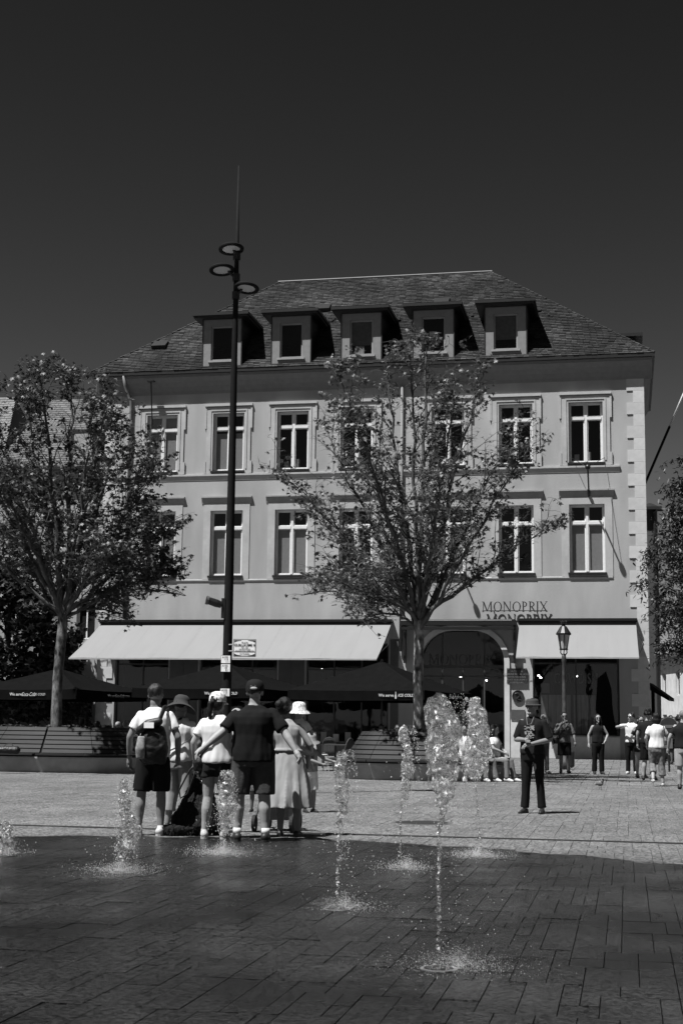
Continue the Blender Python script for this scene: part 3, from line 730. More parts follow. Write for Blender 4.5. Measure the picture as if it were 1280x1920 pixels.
plaque(-5.84, -5.0, 3.08, 3.70, mat('dark_plaque', .018, .4, .1, 6), 'dark rectangular plaque with lines of lettering, top of three on the pillar', ['A C T I O N', 'COMMUNE DE LUX...BOURG', 'HOTEL NATIONAL', 'PLACE GUILLAUME II', 'LUXEMBOURG'])
plaque(-5.63, -5.14, 2.28, 2.80, mat('bronze_dark', .05, .35, .3, 9, metal=.6), 'round dark bronze medallion on the pillar beside the doorway', rnd=True)
plaque(-5.69, -5.09, 1.60, 1.98, mat('grey_plaque', .07, .4, .1, 6), 'small plain dark plaque, lowest of three on the pillar')
# ---- flagpoles on the facade
def wall_pole(x, z, label, wires):
    e = empty('flagpole', P0+U*x+Vector((0, 0, z)), -YAW, label, 'flagpole')
    d = Vector((0, -1.5, .85)); m = MB(); m.tube([(0, 0, 0), d], .035, 8); m.build('pole', M_black, e, smooth=True)
    m = MB(); m.tube([(0, -.0, -.12), (0, -.14, -.02), (0, -.2, .1)], [.06, .06, .05], 8); m.build('bracket', M_black, e)
    m = MB(); bmx = [(0.01, -.12), (.09, -.08), (.12, 0), (.09, .08), (.01, .12)]; m.lathe(bmx, 12); o = m.build('finial', M_black, e, smooth=True, loc=d)
    if wires:
        m = MB(); m.tube([d, (-.72, .05, 1.55)], .012, 5); m.tube([d, (.72, .05, 1.55)], .012, 5); m.build('stay_wire', M_black, e)
wall_pole(-2.35, 11.1, 'short flagpole with ball tip and stay wires under the far right upper window', True)
wall_pole(-8.45, 9.4, 'short flagpole on the facade behind the middle tree crown', False)
e = empty('roof_rod', P0+U*(-21.75)+Vector((0, 0, 14.6)), -YAW, 'thin upright rod fixed to the wall above the left upper window', 'rod')
m = MB(); m.tube([(0, -.15, 0), (0, -.5, 1.9)], .03, 8); m.build('rod', M_black, e); m = MB(); m.box(-.16, .16, -.6, -.4, 1.9, 1.95); m.build('rod_cap', M_black, e)
# flagpole leaning out over the side street
e = empty('flagpole', P0+Vector((0, 0, 11.8))+B*2.2, -YAW, 'long leaning flagpole at the building corner, dark below and white towards its tip', 'flagpole')
m = MB(); m.tube([(0, 0, 0), (1.1, -.5, 2.45)], .055, 10); m.build('lower_pole', M_black2, e, smooth=True)
m = MB(); m.tube([(1.1, -.5, 2.45), (2.1, -.95, 4.7)], .04, 10); m.build('upper_pole', M_whitewood, e, smooth=True)

# ================================================================ NEIGHBOURS
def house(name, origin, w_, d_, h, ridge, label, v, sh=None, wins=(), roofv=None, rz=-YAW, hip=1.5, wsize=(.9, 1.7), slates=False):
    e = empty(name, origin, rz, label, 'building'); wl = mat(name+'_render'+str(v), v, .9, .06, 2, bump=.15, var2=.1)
    m = MB(); ops = [(x-wsize[0]/2, x+wsize[0]/2, z, z+wsize[1]) for x, z in wins]
    wall_grid(m, ops, 0, w_, 0, h, 0)
    for o in ops: reveals(m, o, 0, .25)
    m.quad((w_, 0, 0), (w_, d_, 0), (w_, d_, h), (w_, 0, h)); m.quad((0, d_, 0), (0, 0, 0), (0, 0, h), (0, d_, h)); m.quad((0, d_, 0), (w_, d_, 0), (w_, d_, h), (0, d_, h))
    m.build('wall', wl, e, fix=False)
    for o in ops:
        t = bpy.data.objects.new('window', None); link(t, e)
        t.location = ((o[0]+o[1])/2, .18, o[2]); W2, H2 = wsize
        f = MB(); f.box(-W2/2, -W2/2+.07, 0, .06, 0, H2); f.box(W2/2-.07, W2/2, 0, .06, 0, H2); f.box(-W2/2+.07, W2/2-.07, 0, .06, 0, .07); f.box(-W2/2+.07, W2/2-.07, 0, .06, H2-.07, H2); f.box(-.03, .03, -.01, .05, .07, H2-.07); f.build('frame', M_whitewood, t)
        f = MB(); f.quad((-W2/2+.07, .05, .07), (W2/2-.07, .05, .07), (W2/2-.07, .05, H2-.07), (-W2/2+.07, .05, H2-.07)); f.build('pane', mat('far_glass', .015, .1, .2, 2, spec=.6), t)
    m = MB(); o_ = .35
    m.quad((-o_, -o_, h), (w_+o_, -o_, h), (w_-hip, d_/2, ridge), (hip, d_/2, ridge)); m.quad((w_+o_, d_+o_, h), (-o_, d_+o_, h), (hip, d_/2, ridge), (w_-hip, d_/2, ridge))
    i = len(m.v); m.v += [(w_+o_, -o_, h), (w_+o_, d_+o_, h), (w_-hip, d_/2, ridge), (-o_, d_+o_, h), (-o_, -o_, h), (hip, d_/2, ridge)]; m.f += [(i, i+1, i+2), (i+3, i+4, i+5)]; m.t += [0, 0]
    rf_ = m.build('roof', roofv or M_slate, e, tint=True, fix=False)
    if slates:
        V = []; Fc = []; T = []; dy = d_/2+o_; dz = ridge-h; LL = math.hypot(dy, dz); c_, s_ = dy/LL, dz/LL; n_ = int(LL/.2)
        for r in range(n_):
            s0 = r*LL/n_; xl = -o_+(hip+o_)*s0/LL; xr = w_+o_-(hip+o_)*s0/LL; x = xl+(.2 if r % 2 else 0)
            while x < xr:
                x1 = min(x+.4, xr); i = len(V)
                def pt(xx, s, hh): return (xx, -o_+s*c_-hh*s_, h+s*s_+hh*c_)
                b = min(s0+.24, LL)
                V += [pt(x+.01, s0, .035), pt(x1-.01, s0, .035), pt(x1-.01, b, .01), pt(x+.01, b, .01), pt(x+.01, s0, 0), pt(x1-.01, s0, 0)]
                Fc += [(i, i+1, i+2, i+3), (i+4, i+5, i+1, i)]; t = random.random(); T += [t, t]; x = x1
        me = bpy.data.meshes.new('roof_slates'); me.from_pydata(V, [], Fc); me.materials.append(roofv or M_slate); me.attributes.new('tint', 'FLOAT', 'FACE').data.foreach_set('value', T)
        o = bpy.data.objects.new('roof_slates', me); link(o, rf_); o['kind'] = 'stuff'
    m = MB(); m.box(-o_-.05, w_+o_+.05, -o_-.15, -o_+.02, h-.1, h+.06); m.build('gutter', M_zinc, e)
    return e
M_slate_l = mat('pale_slate', .075, .45, .2, 8, bump=.2, tint=.3, spec=.7, var2=.2)
o1 = P0+U*(-24.1-5.6)+B*1.2
h1 = house('terrace_house', o1, 5.6, 9, 12.9, 17.3, 'terraced house with slate roof directly left of the corner building', .28, wins=[(x, z) for x in (1.1, 2.9, 4.6) for z in (1.4, 5.0, 9.2)], roofv=M_slate_l, hip=.6, slates=True)
q = MB(); q.box(3.6, 4.9, -.25, 1.8, 13.0, 14.7); q.build('dormer', M_zinc, h1); q = MB(); q.box(3.8, 4.7, -.28, -.25, 13.15, 14.5); q.build('window', M_trim, h1)
o2 = P0+U*(-24.1-5.9-9)+B*2
house('gabled_house', o2, 8.7, 8, 12.5, 17.6, 'gabled house with bright slate roof at the far left edge', .3, wins=[(x, z) for x in (2, 4.4, 6.8) for z in (1.4, 5.0, 9.0)], roofv=M_slate_l, hip=.9, slates=True)
# right: narrow shaded building end across the side street, pale house behind
pR = at(1212, 1355, 84); pR.z = 0
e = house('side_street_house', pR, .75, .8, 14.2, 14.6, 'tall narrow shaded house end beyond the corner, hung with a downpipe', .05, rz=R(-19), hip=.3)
q = MB(); q.tube([(.7, -.1, 14), (.7, -.1, 0)], .1, 8); q.build('downpipe', M_zinc, e)
pW = at(1234, 1355, 128); pW.z = 0
e = house('white_house', pW, 70, 10, 7.2, 9.6, 'sunlit white house with dark mansard roof at the end of the side street', .5, rz=R(-87), hip=.3, wsize=(1.3, 2.0), wins=[(2+4.2*k, 4.0) for k in range(16)]+[(2+4.2*k, .4) for k in range(16)], roofv=mat('dark_mansard', .025, .7, .2, 5, tint=.2))
# dark shop canopy in the side street
pc = at(1244, 1330, 70)
e = empty('street_canopy', (pc.x, pc.y, 0), R(-20), 'dark projecting shop canopy over the side street crowd', 'canopy')
q = MB(); q.prism([(-.8, 3.5), (.25, 2.75), (.25, 2.6), (-.8, 3.2)], lambda p, a: (p[0], a, p[1]), 0, 2); q.build('canopy', M_black2, e)
q = MB(); q.box(-.85, -.7, 0, .15, 0, 3.4); q.box(-.85, -.7, 1.8, 2, 0, 3.4); q.build('post', M_black2, e)
# ================================================================ TREES
M_limb = mat('limb_bark', .065, .9, .3, 8, bump=.4, bscale=25, var2=.6, scale2=3, stretch=(1, 1, .45))
LEAF2D = [(0, 0), (.18, .05), (.5, -.02), (.3, .25), (.62, .45), (.28, .5), (.16, .62), (0, 1.0), (-.16, .62), (-.28, .5), (-.62, .45), (-.3, .25), (-.5, -.02), (-.18, .05)]
def leaves_mesh(name, P, size, m, parent, shape=LEAF2D, droop=.5, fold=.25):
    P = np.asarray(P); n = len(P); k = len(shape); sh = np.array(shape)
    th = rng.uniform(0, 2*np.pi, n); el = rng.uniform(-1.1, .35, n)
    d = np.stack([np.cos(th)*np.cos(el), np.sin(th)*np.cos(el), np.sin(el)], 1)
    up = rng.normal(0, .45, (n, 3)); up[:, 2] += 1
    s = np.cross(d, up); s /= np.linalg.norm(s, axis=1)[:, None]; nn = np.cross(s, d)
    sz = size*rng.uniform(.6, 1.25, n)
    xs, ys = sh[:, 0], sh[:, 1]
    V = P[:, None, :]+sz[:, None, None]*(s[:, None, :]*xs[None, :, None]+d[:, None, :]*ys[None, :, None]+nn[:, None, :]*(-fold*np.abs(xs)-.12*ys**2)[None, :, None])
    V = V.reshape(-1, 3); me = bpy.data.meshes.new(name)
    # two halves per leaf so that it folds along the midrib
    half = [i for i in range(k) if xs[i] >= 0 or i == 0]; h1 = [0, 1, 2, 3, 4, 5, 6, 7]; h2 = [0, 7, 8, 9, 10, 11, 12, 13]
    if k != 14: h1 = list(range(k)); h2 = None
    F = []
    for i in range(n):
        F.append([i*k+j for j in h1])
        if h2: F.append([i*k+j for j in h2])
    me.from_pydata(V.tolist(), [], F); me.materials.append(m)
    t = np.repeat(rng.uniform(0, 1, n), 2 if h2 else 1); me.attributes.new('tint', 'FLOAT', 'FACE').data.foreach_set('value', t)
    o = bpy.data.objects.new(name, me); link(o, parent); o['kind'] = 'stuff'; return o
def bez(a, b, c, d, n):
    return [a*(1-t)**3+b*3*t*(1-t)**2+c*3*t*t*(1-t)+d*t**3 for t in [k/n for k in range(n+1)]]
def jig(P, amp):
    return [P[0]]+[p+Vector((random.gauss(0, amp), random.gauss(0, amp), random.gauss(0, amp*.6))) for p in P[1:]]
def plane_tree(name, loc, label, seed, fork, top, rad, r0=.125, lean=(0, 0), nleaf=9000, cent=(0, 0), dens=1.0, group=None, low=True, lowdir=math.pi, lm_=None, bark=None):
    random.seed(seed); e = empty(name, loc, 0, label, 'tree', group)
    tr = MB(); P = [Vector((0, 0, 0)), Vector((.02, 0, .25)), Vector((lean[0]*.3, lean[1]*.3, fork*.5)), Vector((lean[0]*.8, lean[1]*.8, fork*.85)), Vector((lean[0], lean[1], fork))]
    P = [Vector((p.x+random.gauss(0, .012), p.y+random.gauss(0, .012), p.z)) for q in range(1) for p in P]
    fine = []
    for i in range(len(P)-1):
        for k in range(4): fine.append(P[i].lerp(P[i+1], k/4))
    fine.append(P[-1])
    n = len(fine); tr.tube([(0, 0, -.1)]+fine, [r0*1.5]+[r0*(1.35 if k == 0 else 1.12 if k < 3 else 1-.12*k/n)*(1+random.gauss(0, .03)) for k in range(n)], 16)
    tr.build('trunk', bark or M_bark, e, smooth=True)
    F0 = P[-1]; cz = (top+fork)/2; hz = (top-fork)/2
    def surf(az, t):     # outline of the crown at height fraction t, egg shaped
        rr = rad*max(.02, math.sin(math.pi*min(1, .05+.93*max(t, 0))**.92))**.8*(1+.08*math.sin(3*az+seed))
        return rr
    limbs = []; tips = []
    nl = 17
    lm = MB()
    for k in range(nl):
        az = 2*math.pi*(k*.381966+random.uniform(-.04, .04)); tt = (k+.6)/nl
        t_end = .27+.73*tt
        rr = surf(az, t_end)*random.uniform(.82, .98) if t_end < .97 else rad*.1
        end = Vector((F0.x+cent[0]+rr*math.cos(az), F0.y+cent[1]+rr*math.sin(az), fork+(top-fork)*t_end))
        st = F0+Vector((math.cos(az)*.03, math.sin(az)*.03, random.uniform(-.5, .05)))
        c1 = st+Vector((math.cos(az)*rr*.28, math.sin(az)*rr*.28, .25*(end.z-st.z)+.1)); c2 = st.lerp(end, .62)+Vector((math.cos(az)*rr*.05, math.sin(az)*rr*.05, (.10)*(end.z-st.z)))
        C = jig(bez(st, c1, c2, end, 14), .035); rl = r0*(.46 if k < 13 else .6)*random.uniform(.75, 1.05)
        lm.tube(C, [rl*(1-i/14)**.8+.006 for i in range(15)], 7); limbs.append((C, rl)); tips.append((C[-1], (C[-1]-C[-3]).normalized()))
    if low:
        for k in range(7):
            az = lowdir+(k-3)*.33+random.uniform(-.1, .1)
            rr = rad*random.uniform(.5, .85); end = Vector((F0.x+rr*math.cos(az), F0.y+rr*math.sin(az), fork+random.uniform(-.35, .9)))
            st = F0+Vector((0, 0, random.uniform(-.55, .1)))
            C = jig(bez(st, st+Vector((math.cos(az)*rr*.3, math.sin(az)*rr*.3, .55)), st.lerp(end, .7)+Vector((0, 0, .4)), end, 12), .03)
            lm.tube(C, [r0*.28*(1-i/12)**.8+.005 for i in range(13)], 6); limbs.append((C, r0*.28)); tips.append((C[-1], (C[-1]-C[-3]).normalized()))
    lm.build('limb', M_limb, e, smooth=True, kind='stuff')
    tw = MB(); pts = []
    second = []
    for C, rl in limbs:
        nn = len(C)-1
        for i in range(2, nn+1):
            for q in range(2 if i > 3 else 1):
                p = C[i]; d = (C[i]-C[i-1]).normalized(); az = random.uniform(0, 6.28)
                out = Vector((math.cos(az), math.sin(az), random.uniform(-.15, .7))); rad_dir = Vector((p.x-F0.x, p.y-F0.y, 0))
                dirn = (d*.7+out*.8+rad_dir.normalized()*.3 if rad_dir.length > .01 else d+out).normalized()
                Ls = random.uniform(.5, 1.35)*(1-.35*i/nn)*rad/3.2
                E_ = p+dirn*Ls+Vector((0, 0, .25*Ls))
                # stay inside the crown
                t = (E_.z-fork)/(top-fork); 
                if t > 1.02: E_.z = top*random.uniform(.96, 1.0); t = 1
                hr = math.hypot(E_.x-F0.x-cent[0], E_.y-F0.y-cent[1]); mx = surf(math.atan2(E_.y-F0.y, E_.x-F0.x), max(0, min(1, t)))*1.08+.15
                if hr > mx: E_.x = F0.x+(E_.x-F0.x)*mx/hr; E_.y = F0.y+(E_.y-F0.y)*mx/hr
                D = jig(bez(p, p+d*Ls*.3, p.lerp(E_, .6)+Vector((0, 0, .08)), E_, 6), .02)
                rr2 = max(.007, rl*.3*(1-i/nn)+.008); tw.tube(D, [rr2*(1-j/6)+.004 for j in range(7)], 5, cap=False); second.append((D, i/nn))
    twl = []
    for D, fr in second:
        for j in range(2, 7):
            for q in range(2):
                p = D[j]; az = random.uniform(0, 6.28); v = Vector((math.cos(az), math.sin(az), random.uniform(-.3, .9))).normalized()
                Lt = random.uniform(.2, .5); E_ = p+v*Lt; tw.tube([p, p.lerp(E_, .5)+Vector((0, 0, .03)), E_], [.006, .0045, .002], 3, cap=False); twl.append((p, E_, fr))
    tw.build('twigs', M_twig, e, kind='stuff')
    w_ = np.array([(.3+fr+.5*max(0, (E_.z-fork)/(top-fork))+.8*(math.hypot(E_.x-F0.x, E_.y-F0.y)/rad))*(.35 if E_.z < fork+.9 else 1) for _, E_, fr in twl]); 
    # clumpiness
    w_ *= np.array([max(.0, noise.noise(Vector(E_)*.9+Vector((seed, 0, 0)))+.6)**1.0 for _, E_, _ in twl]); w_ /= w_.sum()
    idx = rng.choice(len(twl), nleaf, p=w_); 
    A = np.array([list(twl[i][0]) for i in idx]); Bq = np.array([list(twl[i][1]) for i in idx]); t = rng.uniform(.35, 1.05, (nleaf, 1))
    leaves = A+(Bq-A)*t+rng.normal(0, .045, (nleaf, 3))
    leaves_mesh('foliage', leaves, .112, lm_ or M_leaf, e)
    return e
tA = at(783, 1372, 36.2); plane_tree('plane_tree', (tA.x, tA.y, .35), 'young plane tree in the right planter bench, sparse crown before the facade', 3, 3.75, 11.1, 3.75, .135, lean=(.0, 0), nleaf=10000, cent=(-.12, 0), group='plane trees in the bench planters')
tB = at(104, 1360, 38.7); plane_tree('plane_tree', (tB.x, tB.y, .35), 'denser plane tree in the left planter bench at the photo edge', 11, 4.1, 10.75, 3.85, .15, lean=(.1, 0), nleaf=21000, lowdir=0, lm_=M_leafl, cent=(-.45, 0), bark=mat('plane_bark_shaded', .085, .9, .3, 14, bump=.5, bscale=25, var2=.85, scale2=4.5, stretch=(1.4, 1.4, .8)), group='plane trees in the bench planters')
# dark leafy mass behind the left terrace
def bush(name, loc, label, cat, rx, ry, h, n, m, size, z0=0, shape=LEAF2D, trunk=None, clump=1.0):
    e = empty(name, loc, 0, label, cat)
    if trunk:
        t = MB(); t.tube([(0, 0, 0), (.1, 0, h*.3), (0, .1, h*.75)], [trunk, trunk*.8, trunk*.3], 10); 
        for k in range(14):
            a = k*2.4; z = h*(.3+.04*k); t.tube([(0, 0, z), (rx*.4*math.cos(a), ry*.4*math.sin(a), z+h*.1), (rx*.85*math.cos(a), ry*.85*math.sin(a), z+h*.12)], [trunk*.35, trunk*.2, .01], 6)
        t.build('trunk', M_twig, e, smooth=True)
    else:
        t = MB()
        for k in range(40):
            a = k*2.4; r = math.sqrt(k/40); t.tube([(rx*r*.8*math.cos(a), ry*r*.8*math.sin(a), 0), (rx*r*.9*math.cos(a), ry*r*.9*math.sin(a), h*(1-r*.4)*.9)], [.03, .008], 5)
        t.build('stem', M_twig, e, kind='stuff')
    P = []
    while len(P) < n:
        v = rng.normal(0, 1, 3); v /= np.linalg.norm(v); r = rng.uniform(.25, 1)**.45; p = v*r*np.array([rx, ry, (h-z0)/2]); p[2] += (h+z0)/2
        if noise.noise(Vector(p)*.9/max(.6, size*4))*clump+.28 > rng.uniform(0, .5): P.append(p)
    leaves_mesh('foliage', P, size, m, e, shape); return e
p = P0+U*-27.6+Vector((0, 0, 0))-B*1.6
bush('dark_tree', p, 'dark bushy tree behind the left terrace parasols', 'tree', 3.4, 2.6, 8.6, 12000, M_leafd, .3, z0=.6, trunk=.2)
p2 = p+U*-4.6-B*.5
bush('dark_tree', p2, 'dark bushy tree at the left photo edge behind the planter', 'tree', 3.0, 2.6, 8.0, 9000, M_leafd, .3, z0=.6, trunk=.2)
p3 = P0+U*-24.6-B*1.0
bush('climbing_shrub', p3, 'leafy shrub against the left foot of the corner building', 'shrub', .8, .7, 2.6, 1400, M_leafd, .16)
# right: tree with feathery leaves
FEATH = [(0, 0), (.12, .15), (.14, .5), (.08, .85), (0, 1), (-.08, .85), (-.14, .5), (-.12, .15)]
def feather_tree():
    c = at(1348, 1355, 47); e = empty('locust_tree', (c.x, c.y, 0), 0, 'dark feathery leaved tree reaching in at the right photo edge', 'tree')
    random.seed(5); t = MB(); t.tube([(0, 0, 0), (-.1, 0, 2.5), (0, 0, 5), (.2, 0, 8)], [.22, .18, .13, .05], 12); t.build('trunk', M_twig, e, smooth=True)
    P = []; t = MB()
    for k in range(105):
        z = random.uniform(3.8, 9.7); az = random.uniform(0, 6.28); L_ = (2.45-.13*abs(z-6.4)**1.7*.5)*random.uniform(.6, 1.05); L_ = max(.7, L_)
        st = Vector((0, 0, z-.8)); en = Vector((L_*math.cos(az), L_*math.sin(az), z+random.uniform(-.3, .5)))
        C = jig(bez(st, st+(en-st)*.4+Vector((0, 0, .5)), en+Vector((0, 0, .4)), en, 8), .03); t.tube(C, [.035*(1-i/9)+.006 for i in range(9)], 5)
        for i in range(3, 9):
            for q in range(5):
                v = Vector((random.gauss(0, 1), random.gauss(0, 1), random.gauss(-.35, .5))).normalized()*random.uniform(.3, .75); b = C[i]
                e2 = b+v; 
                for j in range(9):
                    tt = (j+1)/9; p = b+v*tt+Vector((0, 0, -.35*tt*tt)); P.append((p.x+random.gauss(0, .035), p.y+random.gauss(0, .035), p.z+random.gauss(0, .03)))
    t.build('limb', M_twig, e, kind='stuff')
    leaves_mesh('foliage', P, .17, M_leafd, e, FEATH)
feather_tree()
random.seed(21)

# ================================================================ PLANTER BENCHES
def planter(loc, label, rx=2.15, ry=1.45, rot=0):
    e = empty('planter_bench', loc, rot, label, 'bench', 'round planter benches under the plane trees')
    def ell(a, k=2.6):      # superellipse
        c, s = math.cos(a), math.sin(a); return (abs(c)**(2/k)*(1 if c > 0 else -1), abs(s)**(2/k)*(1 if s > 0 else -1))
    N = 56
    def ring(m, prof):
        rings = []
        for d, z in prof:
            rings.append(len(m.v))
            for j in range(N):
                x, y = ell(2*math.pi*j/N); m.v.append((x*(rx+d), y*(ry+d), z))
        for k in range(len(rings)-1):
            for j in range(N): m.f.append((rings[k]+j, rings[k]+(j+1) % N, rings[k+1]+(j+1) % N, rings[k+1]+j)); m.t.append(0)
    m = MB(); ring(m, [(-.16, 0), (-.04, .36), (-.04, .40), (-.45, .40)]); o = m.build('concrete_base', M_concrete, e, smooth=False)
    # seat boards round the rim, each board its own piece
    nb = 16
    for b in range(nb):
        q = MB(); g = .012
        for st in range(1):
            A = [2*math.pi*(b+.0)/nb+g/rx, 2*math.pi*(b+1)/nb-g/rx]; n = 4
            for k in range(n):
                a0 = A[0]+(A[1]-A[0])*k/n; a1 = A[0]+(A[1]-A[0])*(k+1)/n
                for (d0, d1) in ((-.34, -.215), (-.205, -.08), (-.07, .06)):
                    x0, y0 = ell(a0); x1, y1 = ell(a1)
                    pts = [(x0*(rx+d0), y0*(ry+d0)), (x1*(rx+d0), y1*(ry+d0)), (x1*(rx+d1), y1*(ry+d1)), (x0*(rx+d1), y0*(ry+d1))]
                    i = len(q.v); q.v += [(p[0], p[1], .44) for p in pts]+[(p[0], p[1], .485) for p in pts]
                    for f_ in ((4, 5, 6, 7), (3, 2, 1, 0), (0, 1, 5, 4), (1, 2, 6, 5), (2, 3, 7, 6), (3, 0, 4, 7)): q.f.append(tuple(i+c for c in f_)); q.t.append(0)
        q.build('seat_board', M_slat, e)
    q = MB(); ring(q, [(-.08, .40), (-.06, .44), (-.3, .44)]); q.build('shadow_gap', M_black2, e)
    # sloping back: six slats high, split in sections
    ns = 12; rows = 6
    for b in range(ns):
        for r in range(rows):
            z0 = .50+r*.113; z1 = z0+.088; d0 = -.38-r*.072; d1 = d0-.056; q = MB(); A = [2*math.pi*b/ns+.004, 2*math.pi*(b+1)/ns-.004]; n = 5
            for k in range(n):
                a0 = A[0]+(A[1]-A[0])*k/n; a1 = A[0]+(A[1]-A[0])*(k+1)/n; x0, y0 = ell(a0); x1, y1 = ell(a1); th = .03
                P8 = []
                for (x, y) in ((x0, y0), (x1, y1)): P8 += [(x*(rx+d0), y*(ry+d0), z0), (x*(rx+d1), y*(ry+d1), z1), (x*(rx+d1-th), y*(ry+d1-th), z1-.012), (x*(rx+d0-th), y*(ry+d0-th), z0-.012)]
                i = len(q.v); q.v += P8
                for f_ in ((0, 4, 5, 1), (1, 5, 6, 2), (2, 6, 7, 3), (3, 7, 4, 0), (0, 1, 2, 3), (7, 6, 5, 4)): q.f.append(tuple(i+c for c in f_)); q.t.append(0)
            q.build('slat', M_slat, e)
    q = MB(); ring(q, [(-.40, .46), (-.86, 1.14)]); q.build('back_board', M_black2, e)
    q = MB(); ring(q, [(-.86, 1.1), (-.9, 1.02), (-min(rx, ry)*.98, 1.0)]); q.build('soil', mat('soil', .03, .95, .4, 20, bump=.6), e)
    lp = [(( rx-1)*rng.uniform(-1, 1), (ry-1)*rng.uniform(-1, 1), rng.uniform(1.0, 1.22)) for _ in range(420)]
    leaves_mesh('ground_cover', lp, .1, M_leafd, e)
    return e
planter((tA.x+.05, tA.y-.15, 0), 'round concrete planter bench with slatted wooden back under the right tree', 2.25, 1.5, -YAW)
planter((tB.x+.1, tB.y-.1, 0), 'round concrete planter bench with slatted wooden back at the left edge', 2.75, 1.5, -YAW)

# ================================================================ LIGHT MAST
def light_mast():
    c = at(425, 1290, 27); x, y = c.x, 27.0
    e = empty('light_mast', (x, y, 0), 0, 'tall slender dark mast with three ring lamps and a needle tip', 'light mast')
    m = MB(); m.tube([(0, 0, 0), (0, 0, .02), (0, 0, .4), (0, 0, 4), (0, 0, 8.0), (0, 0, 10.1), (0, 0, 10.15), (0, 0, 12.3)], [.16, .11, .095, .085, .062, .048, .046, .016], 16); m.build('pole', M_black2, e, smooth=True)
    base = MB(); base.lathe([(.19, 0), (.19, .03), (.12, .05)], 20); base.build('base_plate', M_black, e)
    for (px, py, zz) in ((434.5, 470, None), (417, 509, None), (463, 543, None)):
        q = at(px, py, 27.0); dx = q.x-x; z = q.z; dy = -.12 if abs(dx) > .1 else -.22
        sgn = -1 if dx < 0 else 1
        r = MB(); R0, r1 = .245, .175; n = 32
        prof = [(r1, -.025), (R0, -.025), (R0+.005, .0), (R0-.02, .03), (r1, .03), (r1, -.025)]
        for k in range(n):
            a0, a1 = 2*math.pi*k/n, 2*math.pi*(k+1)/n
            for j in range(5):
                P4 = [(prof[j][0]*math.cos(a0), prof[j][0]*math.sin(a0), prof[j][1]), (prof[j][0]*math.cos(a1), prof[j][0]*math.sin(a1), prof[j][1]), (prof[j+1][0]*math.cos(a1), prof[j+1][0]*math.sin(a1), prof[j+1][1]), (prof[j+1][0]*math.cos(a0), prof[j+1][0]*math.sin(a0), prof[j+1][1])]
                r.quad(*P4)
        lr = r.build('lamp_ring', M_black2, e, loc=(dx, dy, z)); lr.rotation_euler = (R(-9), R(4*sgn), 0)
        d = MB(); d.lathe([(r1-.002, -.01), (r1-.002, .01)], 28); d.build('diffuser', M_lampglass, lr)
        a = MB(); a.tube([(0, 0, z-.14), (dx*.3, dy*.3, z-.08), (dx*.55, dy*.55, z-.01)], .028, 8); a.tube([(0, 0, z-.2), (0, 0, z-.05)], .075, 12); a.build('bracket', M_black, e)
    c2 = at(406, 1130, 27)
    e2 = empty('security_camera', (x-.08, y-.05, at(418, 1132, 27).z), 0, 'dark tubular camera pointing left from the mast above the awning', 'camera')
    m = MB(); m.tube([(-.05, 0, -.03), (-.14, -.02, .0), (-.3, -.05, .05)], [.06, .075, .07], 14); m.build('housing', M_black, e2); m = MB(); m.tube([(-.29, -.05, .048), (-.34, -.06, .06)], [.082, .085], 14, cap=False); m.build('hood', mat('grey_metal', .08, .4), e2)
    m = MB(); m.box(-.05, .02, -.03, .03, -.28, .1); m.build('mount', M_black, e2)
    # square name sign
    a = at(459, 1215, 26.9)
    e3 = empty('square_name_sign', (a.x, 26.85, a.z), 0, 'white framed street name plate PLACE GUILLAUME II on the mast', 'sign'); w_, h = .215, .165
    m = MB(); m.box(-w_, w_, 0, .02, -h, h); m.build('plate_frame', mat('grey_frame', .2, .5), e3); m = MB(); m.box(-w_+.02, w_-.02, -.004, 0, -h+.02, h-.02); m.build('plate', M_board, e3)
    m = MB()
    for sx in (-1, 1):
        for sz in (-1, 1):
            cx_, cz_ = sx*(w_-.022), sz*(h-.022); m.prism([(cx_, cz_), (cx_-sx*.13, cz_), (cx_-sx*.05, cz_-sz*.012), (cx_, cz_-sz*.035)], lambda p, a: (p[0], a, p[1]), -.008, -.0042)
    m.box(-w_+.022, w_-.022, -.008, -.0042, -.075, -.068)
    ink = mat('print_ink', .02, .6); m.build('corner_ornament', ink, e3)
    for s, sz, z in (('PLACE', .04, .10), ('GUILLAUME II', .064, .052), ('1817 - 1879', .026, .008), ('ROI DES PAYS-BAS', .026, -.022), ('GRAND-DUC DE LUXEMBOURG', .024, -.05), ('Um Knuedler', .034, -.105)):
        put_text('inscription', s, sz, ink, e3, (0, -.009, z), depth=.001, offset=.0008 if sz > .05 else 0)
    for zz in (.06, -.06): m = MB(); m.tube([(-w_, .02, zz), (-.345, .1, zz)], .012, 6); m.build('clamp', mat('steel'), e3)
    for (py, ln) in ((1236, ('A105', '113', '1.1')), (1252, ('A105', '43', '8.1')), (1298, ('A105', '113', '8.1.'))):
        a = at(422.5, py, 26.8); t = empty('number_plate', (x-.02, 26.88, a.z), 0, {1236: 'uppermost small white numbered plate on the mast', 1252: 'middle small white numbered plate on the mast', 1298: 'lowest small white numbered plate on the mast, above the patterned cap'}[py], 'plate')
        m = MB(); m.box(-.085, .085, -.01, 0, -.07, .07); m.build('plate', M_board, t)
        m = MB(); m.box(-.09, .09, 0, .012, -.078, .078); m.build('backing', M_black2, t)
        for k, s in enumerate(ln): put_text('inscription', s, .05, ink, t, (-.01+.02*k, -.0115, .04-.042*k), depth=.001)
    # rope from awning to mast
light_mast()

